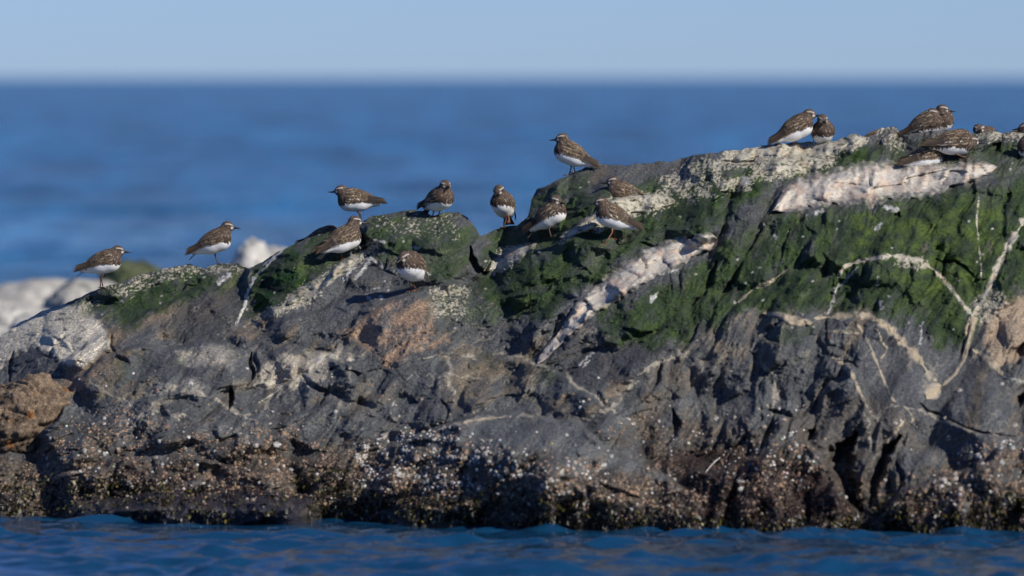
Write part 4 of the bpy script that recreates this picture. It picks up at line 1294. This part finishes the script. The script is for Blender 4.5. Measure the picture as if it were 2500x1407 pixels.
BZ = [  # polygon, white density, tan density
    ([(850, 1110), (960, 1050), (1120, 1040), (1180, 1090), (1330, 1140), (1480, 1120), (1460, 1190), (1100, 1200), (860, 1180)], 2.0, .6),
    ([(1180, 1040), (1420, 1080), (1560, 1160), (1450, 1190), (1250, 1120)], .25, .05),
    ([(1380, 960), (1480, 940), (1560, 1040), (1640, 1100), (1700, 1180), (1560, 1130), (1450, 1020)], .32, .12),
    ([(1600, 1010), (1960, 990), (2010, 1080), (1800, 1130), (1640, 1100)], .28, .1),
    ([(1780, 1100), (1960, 1080), (2010, 1150), (1900, 1200), (1740, 1180)], .6, .6),
    ([(2280, 1170), (2400, 1080), (2520, 1060), (2800, 1060), (2800, 1200), (2520, 1250), (2320, 1230)], .75, .7),
    ([(120, 1060), (300, 1000), (460, 1050), (700, 1030), (800, 1090), (860, 1180), (700, 1210), (160, 1200), (60, 1170)], .22, .75),
    ([(780, 1180), (1500, 1170), (1760, 1210), (1960, 1250), (1960, 1285), (800, 1262)], .14, .9),
    ([(600, 900), (1100, 940), (1150, 1040), (800, 1080), (560, 1020)], .06, .02),
    ([(2000, 930), (2500, 960), (2500, 1100), (2000, 1100)], .035, .0),
    ([(180, 900), (560, 880), (560, 1040), (160, 1020)], .05, .02),
    ([(2060, 1180), (2500, 1160), (2500, 1280), (2060, 1280)], .12, .35),
    ([(0, 1180), (760, 1170), (760, 1215), (0, 1240)], .08, .3)]
nS = 90000
bx = rng.uniform(-250, 2750, nS); by = rng.uniform(880, 1292, nS)
clump = fbm(bx / 46, by / 30, 3, 501) + .6 * fbm(bx / 15, by / 12, 2, 502)
wd_ = np.zeros(nS); td_ = np.zeros(nS)
for p, w, t in BZ:
    z = ss(-30, 20, poly_sd(bx, by, p))
    wd_ = np.maximum(wd_, z * w); td_ = np.maximum(td_, z * t)
g = ss(-.35, .5, clump)
pw = wd_ * (.04 + 1.5 * g ** 2.2) * .12
pt = td_ * (1 - .55 * ss(1195, 1250, by)) * (.05 + 1.25 * ss(-.15, .35, -clump + .15)) * .30
r0 = rng.random(nS)
iw = r0 < pw; it = (~iw) & (r0 < pw + pt)
keep = iw | it
keep &= by < interp(WATER, bx) - 3
bx, by, iw = bx[keep], by[keep], iw[keep]
nbn = len(bx)
size = np.where(iw, rng.gamma(4, 1.05, nbn) * .9 + 1.1, rng.gamma(5, .50, nbn) + .9)
size = np.clip(size * .86, 1.4, 8.5) * K * 31
bw = surf(bx, by); bnm = lookup(NRM, bx, by)
bnm[bnm[:, 1] > 0] *= -1
bnm /= np.linalg.norm(bnm, axis=1, keepdims=True)
bcol_ = np.where(iw[:, None], np.array([.58, .55, .50]), np.array([.30, .20, .13])) * rng.uniform(.6, 1.2, (nbn, 1)) * (1 + rng.normal(0, .05, (nbn, 3)))
pinkish = rng.random(nbn) < .2
bcol_[pinkish] = bcol_[pinkish] * .4 + np.array([.36, .25, .19]) * .6
inview = (bx > 10) & (bx < 2490)
order = np.argsort(-size * inview)
single, rest = order[:290], order[290:]
gv, gf = barn_geo(8)


def frames(nm, k):
    a = np.cross(nm, np.array([.3, .2, 1.])); a /= np.linalg.norm(a, axis=1, keepdims=True)
    b_ = np.cross(nm, a)
    ang = rng.uniform(0, 6.28, len(nm))[:, None]
    return a * np.cos(ang) + b_ * np.sin(ang), -a * np.sin(ang) + b_ * np.cos(ang), nm


fa, fb, fc_ = frames(bnm, 0)
protos = []
for k in range(6):
    j = gv.copy(); j[:, :2] *= rng.uniform(.85, 1.15, (len(j), 2)); j[8:16, 2] += rng.uniform(-.12, .12, 8)
    base = [(.60, .58, .53), (.52, .49, .44), (.44, .37, .30), (.66, .64, .60), (.30, .22, .16), (.50, .42, .35)][k]
    c = np.array([base] * len(j)) * rng.uniform(.85, 1.1, (len(j), 1)); c[16] = (.05, .04, .035)
    protos.append(mesh_obj('barnacle', j, gf, M_BARN, cols=c * .8, smooth=True, link=False))
for i in single:
    k = int(rng.integers(0, 4)) if iw[i] else int(rng.integers(4, 6))
    o = bpy.data.objects.new('barnacle', protos[k])
    SC.collection.objects.link(o); o.parent = outcrop
    Mx = Matrix(((fa[i, 0], fb[i, 0], fc_[i, 0], bw[i, 0]), (fa[i, 1], fb[i, 1], fc_[i, 1], bw[i, 1]), (fa[i, 2], fb[i, 2], fc_[i, 2], bw[i, 2]), (0, 0, 0, 1)))
    o.matrix_local = Mx @ Matrix.Scale(float(size[i]), 4)
g6, f6 = barn_geo(6)
hs_ = rng.uniform(.6, 1.3, len(rest))
VV = bw[rest][:, None, :] + size[rest][:, None, None] * (g6[None, :, 0:1] * fa[rest][:, None, :] + g6[None, :, 1:2] * fb[rest][:, None, :] + g6[None, :, 2:3] * hs_[:, None, None] * fc_[rest][:, None, :])
FF = f6[None] + (np.arange(len(rest)) * len(g6))[:, None, None]
CC = np.repeat(bcol_[rest][:, None, :], len(g6), 1).copy(); CC[:, -1] *= .25; CC[:, 6:12] *= 1.1
bed = mesh_obj('barnacle_bed', VV.reshape(-1, 3), FF.reshape(-1, 3), M_BARN, parent=outcrop, cols=np.clip(CC, .01, .8).reshape(-1, 3), smooth=False)
bed['kind'] = 'stuff'
print('barnacles', nbn)

# ------------------------------------------------------------------ seaweed and algal turf along the waterline
def weed(name, zones, n, length, width, cols, seed, blades=5, lie=.6):
    r_ = np.random.default_rng(seed)
    px = r_.uniform(-250, 2750, n); py = r_.uniform(1090, 1305, n)
    dens = np.zeros(n)
    for p, w in zones:
        dens = np.maximum(dens, ss(-16, 14, poly_sd(px, py, p) + 20 * fbm(px / 40, py / 30, 3, seed)) * w)
    kp = (r_.random(n) < dens * ss(-.5, .3, fbm(px / 30, py / 22, 3, seed + 4))) & (py < interp(WATER, px) + 2)
    px, py = px[kp], py[kp]
    w0 = surf(px, py); nm = lookup(NRM, px, py); nm[nm[:, 1] > 0] *= -1
    nm /= np.linalg.norm(nm, axis=1, keepdims=True)
    w0 = np.repeat(w0, blades, 0); nm = np.repeat(nm, blades, 0)
    m_ = len(w0)
    d = r_.normal(0, 1, (m_, 3)); d[:, 2] -= 1.0
    d = d * lie + nm * r_.uniform(.3, 1.1, (m_, 1))
    d /= np.linalg.norm(d, axis=1, keepdims=True)
    sdv = np.cross(d, nm + r_.normal(0, .4, (m_, 3))); sdv /= np.linalg.norm(sdv, axis=1, keepdims=True) + 1e-9
    ln = length * r_.uniform(.5, 1.4, (m_, 1)); wd = width * r_.uniform(.6, 1.3, (m_, 1))
    w0 = w0 + r_.normal(0, .006, (m_, 3))
    p0 = w0; p1 = w0 + d * ln * .55; p2 = w0 + d * ln - np.array([0, 0, 1]) * ln * .35
    V = np.stack([p0 - sdv * wd * .5, p0 + sdv * wd * .5, p1 - sdv * wd, p1 + sdv * wd, p2 - sdv * wd * .5, p2 + sdv * wd * .5], 1)
    F = np.array([[0, 1, 3, 2], [2, 3, 5, 4]])[None] + (np.arange(m_) * 6)[:, None, None]
    cc = np.array(cols)[r_.integers(0, len(cols), m_)] * r_.uniform(.6, 1.4, (m_, 1))
    o = mesh_obj(name, V.reshape(-1, 3), F.reshape(-1, 4), M_WEED, parent=outcrop, cols=np.clip(np.repeat(cc, 6, 0), .003, .5))
    o['kind'] = 'stuff'
    print(name, m_)
    return o


weed('rockweed', [([(-250, 1180), (0, 1150), (150, 1170), (320, 1180), (480, 1190), (560, 1215), (0, 1262), (-250, 1270)], .9),
                  ([(250, 1188), (760, 1195), (780, 1262), (200, 1258)], .35),
                  ([(700, 1140), (860, 1150), (900, 1190), (1060, 1200), (1300, 1215), (1500, 1230), (1500, 1290), (760, 1270)], .75),
                  ([(2100, 1240), (2140, 1200), (2200, 1210), (2260, 1260), (2330, 1240), (2500, 1200), (2750, 1200), (2750, 1310), (2080, 1300)], .9),
                  ([(1500, 1255), (2100, 1265), (2100, 1300), (1500, 1290)], .7)],
     16000, .013, .0050, [(.014, .012, .006), (.022, .020, .006), (.045, .042, .009), (.085, .072, .012), (.010, .008, .008), (.012, .010, .006)], 601)
weed('red_algae_turf', [([(1620, 1130), (1800, 1090), (1880, 1150), (1960, 1140), (2090, 1240), (2090, 1300), (1640, 1285)], .95),
                        ([(680, 1150), (900, 1140), (1000, 1180), (1100, 1230), (900, 1250), (740, 1230)], .6),
                        ([(240, 1160), (600, 1150), (700, 1210), (300, 1215)], .6), ([(2200, 1170), (2350, 1180), (2500, 1240), (2500, 1300), (2200, 1290)], .6),
                        ([(1250, 1180), (1420, 1200), (1420, 1260), (1250, 1250)], .5)],
     13000, .009, .0034, [(.022, .012, .012), (.035, .015, .013), (.016, .011, .010), (.045, .028, .016), (.055, .018, .014)], 602)

# a loose white feather caught on the dark turf
a0 = surf(1722, 1152) + np.array([0, -.03, .0]); a1 = surf(1758, 1115) + np.array([0, -.035, .0])
tt = np.linspace(0, 1, 9); ww = np.linspace(-1, 1, 5)
TT, WW = np.meshgrid(tt, ww, indexing='ij')
ax_ = a1 - a0; sdn = np.cross(ax_ / np.linalg.norm(ax_), [0, 1, 0])
pp = a0 + TT[..., None] * ax_ + (WW * .0045 * np.sin(np.clip(TT * .9 + .06, 0, 1) * math.pi) ** .6)[..., None] * sdn + (np.sin(TT * 3.14) * .006 - .003 * WW ** 2)[..., None] * np.array([0, 0, 1]) - (.003 * (1 - WW ** 2))[..., None] * np.array([0, 1, 0])
fo = mesh_obj('feather', pp.reshape(-1, 3), grid_faces(9, 5), M_FEATHER)
fo['label'] = 'thin white feather caught slantwise in the dark red algae'; fo['category'] = 'feather'
